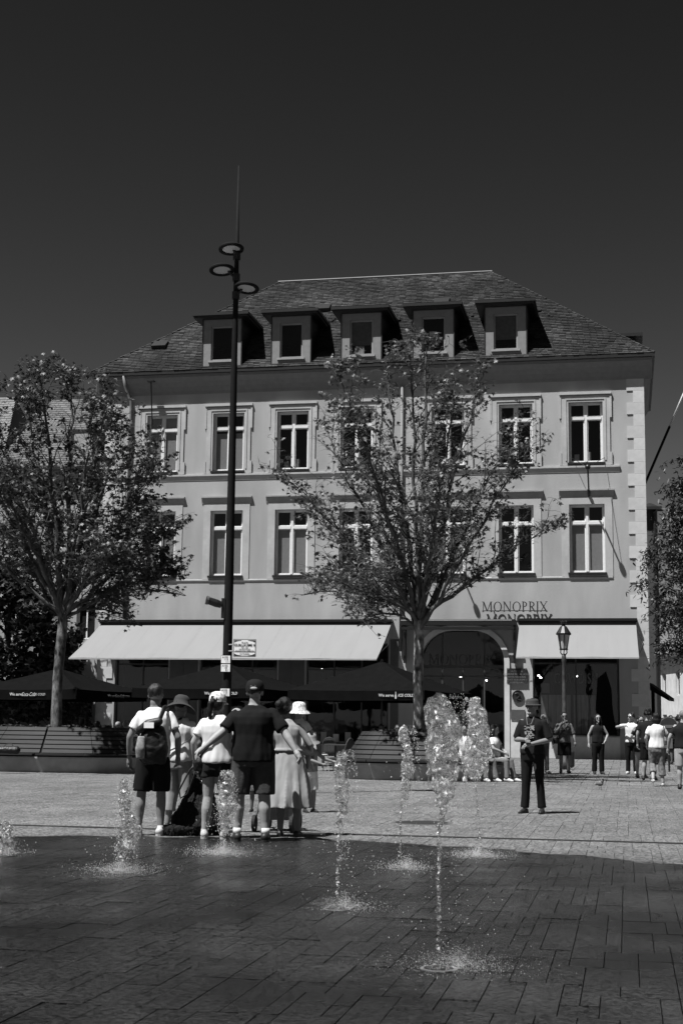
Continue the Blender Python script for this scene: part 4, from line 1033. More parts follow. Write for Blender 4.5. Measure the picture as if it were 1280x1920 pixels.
# ================================================================ STREET LANTERN
def lantern():
    e = empty('street_lantern', (at(1057, 1300, 45).x, 45, 0), 0, 'old fashioned dark lantern post with crown top before the right awning', 'street lamp')
    tz = lambda py: at(1057, py, 45).z
    m = MB(); m.lathe([(.17, 0), (.17, .25), (.13, .3), (.13, .7), (.09, .8), (.075, .85), (.065, 2.4), (.055, tz(1240)-.05), (.075, tz(1240)), (.07, tz(1232)), (.05, tz(1226))], 16); m.build('post', mat('mottled_post', .05, .55, .5, 6, bump=.3), e, smooth=True)
    m = MB()
    for s in (-1, 1): m.tube([(0, 0, tz(1232)), (s*.1, 0, tz(1224)), (s*.09, 0, tz(1217))], .018, 6)
    m.tube([(0, -.1, tz(1217)), (0, 0, tz(1226))], .015, 6); m.build('cradle', M_black, e)
    zb, zt, zc = tz(1217), tz(1190), tz(1168); k = 6
    m = MB(); rb, rt = .115, .19
    for j in range(k):
        a = 2*math.pi*(j+.5)/k; m.tube([(rb*math.cos(a), rb*math.sin(a), zb), (rt*math.cos(a), rt*math.sin(a), zt)], .014, 5)
    m.lathe([(rb+.02, zb-.03), (rb+.02, zb+.01)], 6); m.build('cage', M_black, e)
    m = MB(); m.lathe([(rb-.01, zb+.01), (rt-.015, zt)], 6); m.build('glass', M_lampglass, e)
    m = MB(); m.lathe([(.235, zt-.01), (.24, zt+.04), (.20, zt+.1), (.10, zt+.26), (.06, zt+.28), (.055, zt+.32), (.09, zt+.34), (.09, zt+.37)], 12); m.build('hood', M_black, e)
    m = MB()
    for j in range(6): a = math.pi/3*j; m.tube([(.07*math.cos(a), .07*math.sin(a), zt+.36), (.10*math.cos(a), .10*math.sin(a), zt+.42), (.085*math.cos(a), .085*math.sin(a), zt+.44)], [.014, .02, .006], 6)
    m.lathe([(.05, zt+.36), (.05, zt+.41), (.02, zt+.43)], 8); m.build('crown', M_black, e)
lantern()

# ================================================================ PARASOLS
def parasol(x, y, label, text_l, text_r, rr=3.2, th=R(21.8), ez=2.36, az=3.33, txt=True, br=1):
    e = empty('parasol', (x, y, 0), 0, label, 'parasol', 'dark square parasols on the cafe terrace')
    m = MB(); corners = [(-rr*math.cos(th), -rr*math.sin(th)), (rr*math.sin(th), -rr*math.cos(th)), (rr*math.cos(th), rr*math.sin(th)), (-rr*math.sin(th), rr*math.cos(th))]
    N = 8; top = Vector((0, 0, az))
    for k in range(4):
        a, b = Vector((*corners[k], ez)), Vector((*corners[(k+1) % 4], ez))
        def pt(i, j):   # i across, j down
            t = j/N; q = a.lerp(b, i/N); p = top.lerp(q, t); p.z -= .10*math.sin(math.pi*t)*(1-abs(2*i/N-1)*.8)+.03*math.sin(math.pi*i/N)*t; return p
        for i in range(N):
            for j in range(N): m.quad(pt(i, j), pt(i, j+1), pt(i+1, j+1), pt(i+1, j))
    me = m.mesh('canopy', M_parasol, False); inst('canopy', me, e)
    for k in range(4):
        a, b = Vector((*corners[k], 0)), Vector((*corners[(k+1) % 4], 0)); v = MB(); n = 18
        def q(i, z):
            p = a.lerp(b, i/n); d = (b-a).normalized(); nrm = Vector((d.y, -d.x, 0)); p = p+nrm*(.012*math.sin(i*1.7+k)*(1 if z < ez-.1 else .3)); return (p.x, p.y, z-(.03*math.sin(math.pi*i/n)))
        for i in range(n): v.quad(q(i, ez), q(i, ez-.3), q(i+1, ez-.3), q(i+1, ez))
        inst('valance', v.mesh('valance', M_parasol), e)
    m = MB(); m.tube([(0, 0, 0), (0, 0, az-.05)], .03, 10); m.build('pole', M_black, e); m = MB(); m.box(-.35, .35, -.35, .35, 0, .08); m.build('foot', M_black, e)
    m = MB()
    for k in range(4):
        c = corners[k]; m.tube([(0, 0, az-.06), (c[0], c[1], ez-.03)], .015, 5)
    m.build('rib', M_black, e, kind='stuff'); m = MB(); m.lathe([(.07, az-.02), (.05, az+.04), (.02, az+.07)], 10); m.build('cap', M_parasol, e)
    # print on the two front faces
    if txt:
        for k, (bri, fr) in enumerate(((M_print, text_l), (M_greyprint, text_r))):
            a, b = Vector((*corners[k], 0)), Vector((*corners[k+1], 0)); d = (b-a).normalized(); nrm = Vector((d.y, -d.x, 0)); c = a.lerp(b, fr)+nrm*.035; ang = math.atan2(d.y, d.x)
            def T(s, size, off, **kw):
                p = c+d*off; return put_text('print', s, size, bri, e, (p.x, p.y, ez-.165), (math.pi/2, 0, ang), depth=.002, **kw)
            T('We serve', .125, -.31, offset=.002)
            if txt == 'bottle':
                bt = MB(); bt.prism([(-.025, -.1), (.025, -.1), (.03, -.02), (.011, .05), (.012, .11), (-.012, .11), (-.011, .05), (-.03, -.02)], lambda p, z_: (p[0], z_, p[1]), -.004, 0); o = bt.build('bottle_print', bri, e, loc=(*(c+d*.0).xy, ez-.165)); o.rotation_euler = (0, 0, ang); T('ICE COLD', .115, .33, shear=.2, offset=.003)
            else:
                T('Coca-Cola', .16, .12, shear=.45, sx=.75, offset=.001); T('ICE COLD', .10, .52, shear=.1)
    return e
parasol(1.36, 46, 'right dark parasol with We serve ICE COLD and a bottle on its valance', .80, .62, txt='bottle')
parasol(-3.70, 47, 'dark parasol behind the mast, between its two larger neighbours', .72, .8, ez=2.38, az=3.25, txt='bottle', rr=3.15)
parasol(-9.0, 46, 'dark parasol above the left planter bench behind the plane trunk', .55, .55, ez=2.27, az=2.98, txt='cola', rr=2.9)
parasol(-13.6, 48.5, 'dark parasol cut off by the left photo edge', .6, .6, ez=2.45, az=3.2, txt='cola', rr=3.0)

# ================================================================ TERRACE FURNITURE
M_wicker = mat('pale_wicker', .4, .7, .25, 60, bump=.6, bscale=90); M_wick_d = mat('dark_wicker', .05, .7, .25, 60, bump=.5)
def bistro_chair(loc, rz, m, label, first=True):
    e = empty('bistro_chair', loc, rz, label, 'chair', 'wicker chairs on the terrace')
    f = MB()
    f.tube([(-.2, .18, 0), (-.21, .2, .45), (-.2, .25, .75), (-.12, .28, .88), (0, .29, .92), (.12, .28, .88), (.2, .25, .75), (.21, .2, .45), (.2, .18, 0)], .014, 8); f.build('back_frame', m, e, smooth=True)
    b = MB()
    n = 8
    for i in range(n):
        x0 = -.19+.38*i/n; x1 = -.19+.38*(i+1)/n; xm = (x0+x1)/2; ztop = .90-abs(xm)**2*3.2; b.box(x0+.004, x1-.004, .235, .25, .5, ztop)
    b.build('back_weave', m, e)
    s = MB(); s.lathe([(.2, .44), (.215, .455), (.2, .47)], 20); s.build('seat', m, e)
    for sx in (-1, 1): g = MB(); g.tube([(sx*.16, -.15, .44), (sx*.19, -.18, 0)], .013, 8); g.build('leg', m, e)
    g = MB(); g.tube([(-.18, -.17, .2), (.18, -.17, .2), (.19, .18, .22), (-.19, .18, .22), (-.18, -.17, .2)], .009, 6); g.build('stretcher', m, e)
    return e
def cafe_table(loc, label, card=True):
    e = empty('cafe_table', loc, 0, label, 'table', 'small cafe tables on the terrace')
    t = MB(); t.box(-.32, .32, -.32, .32, .72, .75); t.build('tabletop', mat('table_top', .05, .4), e)
    t = MB(); t.tube([(0, 0, .03), (0, 0, .72)], .03, 8); t.build('column', M_black, e); t = MB(); t.box(-.25, .25, -.03, .03, 0, .03); t.box(-.03, .03, -.25, .25, .03, .05); t.build('foot', M_black, e)
    return e
c = ground(600, 1424); bistro_chair((at(601, 1400, 41).x, 41, 0), R(115), M_wicker, 'pale woven bistro chair beside the small child, left of the right planter')
cafe_table((at(622, 1400, 41).x+.1, 41.1, 0), 'small square cafe table beside the pale woven chair')
bistro_chair((at(641, 1400, 41.6).x, 41.8, 0), R(-120), M_wick_d, 'dark woven bistro chair just behind the corner of the right planter')
bistro_chair((at(617, 1400, 44).x, 44, 0), R(180), M_wick_d, 'dark woven bistro chair further back under the right parasol')
k = 0
for (px, Y, lb) in ((588, 46, 'table under the right parasol nearest its left tip, menu card upright'), (607, 46.4, 'second table from the parasol left tip with upright card'), (630, 46, 'third table from the parasol left tip with upright card'), (652, 46.5, 'table behind the left end of the slatted bench back')):
    x = at(px, 1360, Y).x; cafe_table((x, Y, 0), lb)
    o = MB(); o.box(-.09, .09, -.01, .01, .75, 1.06 if k != 2 else 1.0); q = o.build('menu_card', mat('menu_paper', .5, .7), None, loc=(x, Y-.1, 0)); q.rotation_euler = (0, 0, R(random.uniform(-35, 35))); tag(q, ['leftmost upright menu card behind the toddler', 'second upright menu card behind the toddler', 'third upright menu card, left of the right planter', 'rightmost upright menu card at the slatted bench corner'][k], 'menu card', 'menu cards on the terrace tables'); k += 1
for k, (px, Y) in enumerate(((165, 45), (215, 44.5), (262, 45.5), (300, 46.5), (700, 44), (745, 42.7))):
    x = at(px, 1360, Y).x; bistro_chair((x, Y, 0), R([20, -30, 160, 80, -160, 175][k]), M_wick_d, ['dark chair at the left terrace behind the trunk', 'dark chair left of the bald guests', 'dark chair right of the bald guests', 'dark chair behind the white T-shirt man', 'dark chair behind the slatted bench left of the trunk', 'dark chair carrying the seated guest by the trunk'][k])
# ================================================================ PEOPLE
M_skin = mat('skin_light', .25, .55, .06, 12, spec=.35); M_skin_m = mat('skin_tanned', .17, .55, .06, 12, spec=.35); M_skin_d = mat('skin_dark', .10, .55, .06, 12, spec=.35)
M_wtee = mat('white_cotton', .60, .9, .03, 8, spec=.1); M_btee = mat('black_cotton', .012, .9, .15, 8, spec=.12); M_navy = mat('black_polo_cotton', .009, .9, .15, 8, spec=.1)
M_black_short = mat('black_shorts', .007, .85, .1, 8, spec=.15); M_grey_short = mat('grey_shorts', .045, .85, .12, 14, spec=.15, bump=.3, bscale=70)
M_beige = mat('beige_trousers', .22, .9, .06, 8, spec=.1); M_jeans = mat('jeans', .12, .9, .12, 30, spec=.1); M_dress = mat('pale_dress', .26, .9, .05, 8, spec=.1)
M_denim = mat('dark_denim', .02, .9, .2, 20, spec=.1); M_shoe_w = mat('white_shoe', .42, .6, .08, 20); M_shoe_d = mat('dark_shoe', .018, .5, .1, 20); M_shoe_g = mat('grey_shoe', .35, .7, .3, 30)
M_hair_d = mat('dark_hair', .012, .45, .3, 40, stretch=(4, 4, .6), bump=.4, bscale=60, spec=.2); M_hair_m = mat('brown_hair', .018, .45, .3, 40, stretch=(4, 4, .6), bump=.4, bscale=60); M_hair_l = mat('fair_hair', .14, .5, .25, 40, stretch=(4, 4, .6), bump=.4, bscale=60)
M_felt = mat('dark_felt', .03, .9, .1, 10); M_pattern = mat('printed_cotton', .5, .9, .55, 34, spec=.1, detail=1); M_flor = mat('floral_cotton', .08, .9, .8, 34, spec=.1, detail=1); M_checked = mat('grey_print_shirt', .09, .9, .5, 16, spec=.1, detail=2)
M_pack = mat('black_nylon', .008, .5, .2, 12, spec=.4, bump=.3, bscale=30); M_sock = mat('white_sock', .5, .9, .03, 9); M_lens = mat('sunglass_lens', .005, .1, .05, 5, spec=.8)

def smooth_mesh(shape, vox, sm=3, wrinkle=0, wscale=9, vert=1.0, seed=0):
    me = shape.mesh('tmp', None); bm = bmesh.new(); bm.from_mesh(me); bmesh.ops.recalc_face_normals(bm, faces=bm.faces); bm.to_mesh(me); bm.free()
    o = bpy.data.objects.new('tmp', me); col.objects.link(o)
    r = o.modifiers.new('r', 'REMESH'); r.mode = 'VOXEL'; r.voxel_size = vox; r.use_smooth_shade = True
    s = o.modifiers.new('s', 'SMOOTH'); s.factor = .5; s.iterations = sm
    bpy.context.view_layer.update(); out = evaluated(o); bpy.data.objects.remove(o); bpy.data.meshes.remove(me)
    if wrinkle:
        n = len(out.vertices); co = np.empty(n*3); out.vertices.foreach_get('co', co); co = co.reshape(-1, 3); no = np.array([v.normal[:] for v in out.vertices])
        off = np.array([noise.noise(Vector((c[0]*wscale+seed, c[1]*wscale, c[2]*wscale*vert))) + .5*noise.noise(Vector((c[0]*wscale*2.2, c[1]*wscale*2.2+seed, c[2]*wscale*2.2*vert))) for c in co])
        co += no*off[:, None]*wrinkle; out.vertices.foreach_set('co', co.ravel()); out.update()
    out.polygons.foreach_set('use_smooth', [True]*len(out.polygons)); return out
def ellipsoid(m, c, r, n=14, k=10, Mx=None):
    c = Vector(c); i = len(m.v)
    for a in range(1, k):
        ph = math.pi*a/k
        for b in range(n):
            th = 2*math.pi*b/n; p = Vector((r[0]*math.sin(ph)*math.cos(th), r[1]*math.sin(ph)*math.sin(th), r[2]*math.cos(ph)))
            if Mx is not None: p = Mx @ p
            m.v.append(tuple(c+p))
    t = Vector((0, 0, r[2])); 
    if Mx is not None: t = Mx @ t
    m.v.append(tuple(c+t)); m.v.append(tuple(c-t)); T = i+(k-1)*n
    for a in range(k-2):
        for b in range(n): m.f.append((i+a*n+b, i+(a+1)*n+b, i+(a+1)*n+(b+1) % n, i+a*n+(b+1) % n)); m.t.append(0)
    for b in range(n): m.f.append((T, i+b, i+(b+1) % n)); m.f.append((T+1, i+(k-2)*n+(b+1) % n, i+(k-2)*n+b)); m.t += [0, 0]
def limb(m, pts, rads, n=12, ends=True):
    P = []; Rr = []
    pts = [Vector(p) for p in pts]
    # resample for smooth taper
    for i in range(len(pts)-1):
        for k in range(4):
            t = k/4; P.append(pts[i].lerp(pts[i+1], t)); Rr.append(rads[i]*(1-t)+rads[i+1]*t)
    P.append(pts[-1]); Rr.append(rads[-1])
    m.tube(P, Rr, n)
    if ends:
        for p, r in ((pts[0], rads[0]), (pts[-1], rads[-1])): ellipsoid(m, p, (r, r, r), 10, 8)
        for p, r in zip(pts[1:-1], rads[1:-1]): ellipsoid(m, p, (r*.99,)*3, 10, 8)
def loft(m, secs, n=20):
    """horizontal elliptical sections: (z, rx, ry, x, y)"""
    rings = []
    for (z, rx, ry, x, y) in secs:
        rings.append(len(m.v))
        for j in range(n):
            th = 2*math.pi*j/n; c, s = math.cos(th), math.sin(th); e = .85
            m.v.append((x+rx*abs(c)**e*(1 if c > 0 else -1), y+ry*abs(s)**e*(1 if s > 0 else -1), z))
    for k in range(len(rings)-1):
        for j in range(n): m.f.append((rings[k]+j, rings[k]+(j+1) % n, rings[k+1]+(j+1) % n, rings[k+1]+j)); m.t.append(0)
    m.f.append(tuple(rings[0]+j for j in range(n))[::-1]); m.f.append(tuple(rings[-1]+j for j in range(n))); m.t += [0, 0]

def person(px, py, heading, Hc, label, top='tee', topm=None, bottom='shorts', botm=None, skin=None, hair='short', hairm=None, hat=None, hatm=None, shoe='trainer', shoem=None, fat=1.0, female=False,
           arms=None, legs=None, lean=(0, 0), head=(0, 0), sit=None, vox=.013, Y=None, glasses=False, group=None, beard=False, x=None, socks=False, sleeve=.55, kid=1.0, hem=None, slim=1.0):
    """px,py: where the feet stand in the photograph (turned into a place on the ground); heading in degrees, 0 = away from the camera"""
    if x is not None: loc = Vector((x, Y, 0))
    elif Y is None: loc = ground(px, py); loc.z = 0
    else: loc = Vector((at(px, py, Y).x, Y, 0))
    e = empty('person', loc, R(-heading), label, 'person', group)
    s = Hc/1.75; e.scale = (s, s, s)
    skin = skin or M_skin; hairm = hairm or M_hair_d; seed = random.random()*50
    w = fat; hw = .90 if female else 1.0; k = kid      # kid > 1: bigger head
    dz = (sit-.92) if sit else 0
    lx, ly = lean
    def up(p): p = Vector(p); f = max(0, p.z-.95)/.5; return Vector((p.x+lx*f, p.y+ly*f, p.z+dz))
    sh_x = .168*hw*(.5+.5*w)
    L_ = legs or [((-.10, .01, .49), (-.11, -.01, .085)), ((.10, .01, .49), (.11, -.01, .085))]
    A_ = arms or [((-.26, -.02, 1.13), (-.27, .06, .88)), ((.26, -.02, 1.13), (.27, .06, .88))]
    hipz = .92+dz
    # --- body
    b = MB()
    cz = [(.84, .14, .10), (.93, .17*(1.04 if female else 1), .118), (1.03, .15 if female else .158, .108), (1.12, .128 if female else .15, .10), (1.25, .155*hw, .115), (1.34, .168*hw, .112), (1.39, .15*hw, .098), (1.43, .115*hw, .08), (1.465, .072, .064), (1.5, .055, .057), (1.56, .054, .056)]
    secs = []
    for (z, rx, ry) in cz:
        p = up((0, 0, z)); g = 1+(w-1)*(1 if z < 1.4 else .3 if z < 1.48 else .15); secs.append((p.z, rx*g, ry*g, p.x, p.y))
    loft(b, secs)
    shl = []
    for i, (el, wr) in enumerate(A_):
        sx = -1 if i == 0 else 1; sh = up((sx*sh_x, 0, 1.375)); el, wr = Vector(el), Vector(wr); q = .5+.5*w
        limb(b, [sh, sh.lerp(el, .5), el, el.lerp(wr, .35), wr], [.058*q*hw, .048*q*hw, .04*q*hw, .041*q*hw, .028*hw]); shl.append((sh, el, wr))
    for i, (kn, an) in enumerate(L_):
        sx = -1 if i == 0 else 1; hp = Vector((sx*.085, 0, hipz-.03)); kn, an = Vector(kn), Vector(an); q = .55+.45*w; bk = Vector((0, -.012, 0))
        limb(b, [hp, hp.lerp(kn, .5), kn, kn.lerp(an, .35)+bk, kn.lerp(an, .7), an], [.093*q, .08*q, .056*q, .06*q, .045*q, .036*q])
    body = smooth_mesh(b, vox, 2)
    # --- head
    H = MB(); hc = up((0, 0, 1.612)); hc = hc+Vector((0, .02, .01)); k = k*1.1
    yaw, tilt = head; HM = Matrix.Rotation(R(-yaw), 3, 'Z') @ Matrix.Rotation(R(tilt), 3, 'X')
    def hp_(p): return hc+HM @ (Vector(p)*k)
    ellipsoid(H, hp_((0, -.008, .02)), (.074*k, .092*k, .088*k), 20, 14, HM)
    ellipsoid(H, hp_((0, .022, -.045)), (.056*k, .066*k, .064*k), 18, 12, HM)
    ellipsoid(H, hp_((0, .083, -.098)), (.022*k, .018*k, .016*k), 10, 8, HM)
    nose = [hp_((0, .088, .012)), hp_((0, .103, -.018)), hp_((0, .108, -.03)), hp_((0, .088, -.042))]
    limb(H, nose, [.009*k, .012*k, .014*k, .01*k], 8)
    ellipsoid(H, hp_((0, .086, -.066)), (.022*k, .01*k, .008*k), 10, 6, HM)
    for sx in (-1, 1): ellipsoid(H, hp_((sx*.077, -.008, -.01)), (.011*k, .022*k, .034*k), 10, 8, HM)
    limb(H, [up((0, -.005, 1.48)), hp_((0, -.02, -.08))], [.054, .05*k])
    hm = smooth_mesh(H, min(vox, .009), 2)
    # --- hands (five fingers each)
    hb = MB()
    for i, (sh, el, wr) in enumerate(shl):
        d = (wr-el).normalized(); sx = -1 if i == 0 else 1
        side = Vector((0, 1, 0)) if abs(d.y) < .7 else Vector((-sx, 0, 0)); side = (side-d*side.dot(d)).normalized(); nrm = d.cross(side)
        inward = nrm if nrm.dot(Vector((-sx, 0, -.2))) > 0 else -nrm
        pc = wr+d*.05; limb(hb, [wr, wr+d*.04, wr+d*.085], [.028, .034, .03], 8)
        for f in range(4):
            o_ = side*(.027-.018*f); Lf = [.07, .078, .072, .056][f]; p0 = wr+d*.08+o_; p1 = p0+d*Lf*.5+inward*.012; p2 = p1+d*Lf*.3+inward*.03; limb(hb, [p0, p1, p2], [.0105, .0095, .008], 6)
        t0 = wr+d*.03+side*.026; limb(hb, [t0, t0+side*.022+d*.03+inward*.01, t0+side*.026+d*.06+inward*.02], [.013, .011, .009], 6)
    hme = hb.mesh('h', None)
    bm = bmesh.new(); bm.from_mesh(body); bm.from_mesh(hm); bm.from_mesh(hme); me = bpy.data.meshes.new('body'); bm.to_mesh(me); bm.free(); me.materials.append(skin); me.polygons.foreach_set('use_smooth', [True]*len(me.polygons))
    inst('body', me, e)
    # eyes, brows
    ey = MB()
    for sx in (-1, 1):
        if glasses: ellipsoid(ey, hp_((sx*.032, .088, .012)), (.028*k, .008*k, .02*k), 12, 8, HM)
        else: ellipsoid(ey, hp_((sx*.031, .080, .008)), (.012*k, .008*k, .007*k), 10, 6, HM)
    if glasses:
        ey.tube([hp_((-.07, .07, .016)), hp_((0, .1, .016)), hp_((.07, .07, .016))], .004*k, 5)
        for sx in (-1, 1): ey.tube([hp_((sx*.07, .07, .016)), hp_((sx*.08, -.01, .012))], .004*k, 5)
        ey.build('sunglasses', M_lens, e, smooth=True)
    else: ey.build('eye', mat('eye_dark', .02, .2, .1, 5, spec=.6), e, smooth=True)
    if beard:
        q = MB(); ellipsoid(q, hp_((0, .055, -.085)), (.045*k, .05*k, .035*k), 14, 10, HM); q.build('beard', mat('grey_beard', .2, .9, .3, 60, bump=.6), e, smooth=True)
    # --- hair
    if hair:
        q = MB(); ellipsoid(q, hp_((0, -.022, .036)), (.083*k, .093*k, .086*k), 18, 12, HM)
        if hair in ('bob', 'long', 'pony', 'bun'):
            ellipsoid(q, hp_((0, -.04, -.02)), (.082*k, .07*k, .08*k), 16, 10, HM)
        if hair == 'long':
            ellipsoid(q, hp_((0, -.05, -.12)), (.092*k, .06*k, .13*k), 16, 10, HM)
            for sx in (-1, 1): ellipsoid(q, hp_((sx*.075, .02, -.10)), (.026*k, .045*k, .13*k), 12, 8, HM)
        if hair == 'bob':
            ellipsoid(q, hp_((0, -.03, -.06)), (.10*k, .09*k, .085*k), 16, 10, HM)
        if hair == 'pony': limb(q, [hp_((0, -.09, .02)), hp_((-.015, -.135, -.02)), hp_((-.02, -.13, -.12)), hp_((-.02, -.1, -.22))], [.03, .034, .036, .016], 10)
        if hair == 'bun': ellipsoid(q, hp_((-.02, -.115, .02)), (.05*k, .045*k, .052*k), 14, 10, HM)
        if hair == 'curly':
            for t in range(40):
                a, z = random.uniform(0, 6.28), random.uniform(-.02, .1); ellipsoid(q, hp_((.075*math.cos(a)*(1-z*3), -.03+.08*math.sin(a)*(1-z*3), .02+z)), (.024*k,)*3, 8, 6)
        hmz = smooth_mesh(q, .009 if vox < .016 else .012, 2, wrinkle=.008, wscale=30, vert=.3, seed=seed); hmz.materials.clear(); hmz.materials.append(hairm)
        # cut the hair away from the face
        bm = bmesh.new(); bm.from_mesh(hmz); inv = HM.transposed()
        kill = [v for v in bm.verts if (lambda l: l.y > .045*k and l.z < .055*k and abs(l.x) < .072*k)(inv @ (v.co-hc))]
        if hair in ('short', 'curly'): kill += [v for v in bm.verts if v not in kill and (lambda l: l.z < -.035*k)(inv @ (v.co-hc))]
        bmesh.ops.delete(bm, geom=list(set(kill)), context='VERTS'); bm.to_mesh(hmz); bm.free()
        inst('hair', hmz, e)
    # --- hats
    def hat_mesh(prof, center, m, name='hat', sq=1.12, wob=0, rot=HM):
        q = MB(); n = 32; rings = []
        for (r, z) in prof:
            rings.append(len(q.v))
            for j in range(n):
                th = 2*math.pi*j/n; wv = wob*math.sin(th*2+1+seed)*(max(0, r-.1)/.1); p = center+rot @ (Vector((r*math.cos(th), r*sq*math.sin(th)-.008, z+wv))*k); q.v.append(tuple(p))
        for a in range(len(rings)-1):
            for j in range(n): q.f.append((rings[a]+j, rings[a]+(j+1) % n, rings[a+1]+(j+1) % n, rings[a+1]+j)); q.t.append(0)
        q.f.append(tuple(rings[-1]+j for j in range(n))); q.t.append(0)
        return q.build(name, m, e, smooth=True)
    if hat == 'sun':
        hat_mesh([(.19, -.035), (.17, -.012), (.135, .012), (.098, .032), (.094, .075), (.086, .11), (.06, .135), (.02, .143)], hc, hatm, wob=.03)
    if hat == 'bucket':
        hat_mesh([(.15, -.03), (.13, -.005), (.1, .025), (.093, .075), (.082, .108), (.055, .125), (.02, .13)], hc, hatm, wob=.01)
    if hat == 'trilby':
        hat_mesh([(.118, .03), (.128, .026), (.10, .034), (.091, .045), (.089, .08), (.078, .105), (.05, .115), (.015, .108)], hc, hatm, wob=.012)
    if hat == 'cap':
        o = hat_mesh([(.092, .005), (.094, .04), (.088, .08), (.068, .11), (.035, .125), (.01, .128)], hc, hatm, 'cap')
        q = MB(); n = 10; r0 = .09
        for a in range(n):
            t0, t1 = math.pi*(.15+.7*a/n), math.pi*(.15+.7*(a+1)/n)
            P = [hp_((r0*math.cos(t0), .09*math.sin(t0)-.0, .02)), hp_((r0*math.cos(t1), .09*math.sin(t1), .02)), hp_((.08*math.cos(t1), .09*math.sin(t1)+.085*math.sin(t1), .0)), hp_((.08*math.cos(t0), .09*math.sin(t0)+.085*math.sin(t0), .0))]
            q.quad(*P); q.quad(*[p+Vector((0, 0, -.006)) for p in P][::-1])
        q.build('visor', hatm, e)
        q = MB(); ellipsoid(q, hp_((0, -.112, .028)), (.036*k, .008*k, .016*k), 12, 8, HM); q.build('cap_opening', skin if hair != 'pony' else hairm, e, smooth=True)
    # --- top
    ex = .004 if top == 'dress' else .014
    if top:
        T = MB(); zb = {'tee': .90, 'polo': .86, 'tank': .92, 'dress': 1.06, 'shirt': .87}.get(top, .9)
        if hem: zb = hem
        S2 = []
        for (z, rx, ry) in [(zb, .165, .125), (max(zb+.03, .95), .168, .125), (1.06, .155, .118), (1.15, .15 if not female else .135, .115), (1.27, .166*hw, .124), (1.345, .172*hw, .116), (1.395, .150*hw, .10), (1.435, .112*hw, .082), (1.472, .068, .066)]:
            p = up((0, 0, z)); g = w if z < 1.42 else 1+(w-1)*.4; S2.append((p.z, (rx+ex)*g, (ry+ex)*g, p.x, p.y))
        loft(T, S2)
        if top != 'tank' and top != 'dress':
            for (sh, el, wr) in shl:
                q = .5+.5*w; en = sh.lerp(el, sleeve*1.15) if sleeve < 1 else el
                if sleeve >= 1.5: limb(T, [sh, el, wr], [.07*q*hw, .055*q, .04*q])
                else: T.tube([sh.lerp(Vector((0, 0, sh.z)), .25), sh, sh.lerp(en, .5), en], [.05*hw*q, .06*hw*q, .064*q*hw, .068*q*hw], 12); ellipsoid(T, sh, (.06*hw*q,)*3)
        tm_ = smooth_mesh(T, vox, 2, wrinkle=.013, wscale=9, vert=.35, seed=seed); tm_.materials.clear(); tm_.materials.append(topm); inst({'polo': 'polo_shirt', 'tank': 'sleeveless_top', 'dress': 'dress_bodice'}.get(top, 't_shirt'), tm_, e)
    # --- bottom
    if bottom:
        T = MB(); wz = .98+dz*1.0
        loft(T, [(hipz-.12, .165*w, .12*w, 0, 0), (hipz-.02, .178*w, .13*w, 0, 0), (hipz+.07, .168*w, .123*w, lx*.06, ly*.06), (hipz+.13, .15*w, .112*w, lx*.15, ly*.15)])
        if bottom in ('shorts', 'trousers', 'hotpants', 'cropped'):
            for i, (kn, an) in enumerate(L_):
                sx = -1 if i == 0 else 1; hp = Vector((sx*.088*w, 0, hipz-.05)); kn, an = Vector(kn), Vector(an); q = .55+.45*w
                if bottom == 'shorts': end = hp.lerp(kn, .95); limb(T, [hp, hp.lerp(kn, .5), end], [.108*q, .108*q, .104*q], ends=False); T.tube([end, end+(end-hp).normalized()*.005], [.103*q, .1*q], 12)
                elif bottom == 'hotpants': end = hp.lerp(kn, .38); limb(T, [hp, end], [.108*q, .106*q], ends=False)
                else:
                    e2 = an if bottom == 'trousers' else kn.lerp(an, .62); rr = (.105, .086, .07, .066, .07) if bottom == 'trousers' else (.11, .095, .082, .08, .082)
                    pts = [hp, hp.lerp(kn, .5), kn, kn.lerp(e2, .5), e2]; limb(T, pts, [r*q*slim for r in rr], ends=False); ellipsoid(T, kn, (rr[2]*q*slim,)*3); ellipsoid(T, hp, (rr[0]*q,)*3)
        elif bottom == 'skirt':
            loft(T, [(.50 if not sit else hipz-.1, .24, .21, 0, 0), (.7, .21, .17, 0, 0), (hipz, .18, .135, 0, 0)])
        elif bottom == 'dress':
            n = 40; rings = []
            for (z, rx, ry) in [(.36, .27, .23), (.5, .25, .21), (.7, .22, .17), (.9, .185, .14), (1.05, .15, .115), (1.12, .145, .11)]:
                rings.append(len(T.v))
                for j in range(n):
                    th = 2*math.pi*j/n; f = 1+.10*math.sin(th*11+seed)*(1.1-z)/.7; T.v.append((rx*f*math.cos(th)*w+lx*max(0, z-.95)/.5, ry*f*math.sin(th)*w+ly*max(0, z-.95)/.5, z))
            for a in range(len(rings)-1):
                for j in range(n): T.f.append((rings[a]+j, rings[a]+(j+1) % n, rings[a+1]+(j+1) % n, rings[a+1]+j)); T.t.append(0)
            T.f.append(tuple(rings[0]+j for j in range(n))[::-1]); T.f.append(tuple(rings[-1]+j for j in range(n))); T.t += [0, 0]
        tm_ = smooth_mesh(T, vox, 2, wrinkle=.011, wscale=10, vert=.22, seed=seed); tm_.materials.clear(); tm_.materials.append(botm); inst({'dress': 'dress_skirt', 'hotpants': 'shorts', 'cropped': 'trousers'}.get(bottom, bottom), tm_, e)
    # --- shoes
    shoem = shoem or M_shoe_w
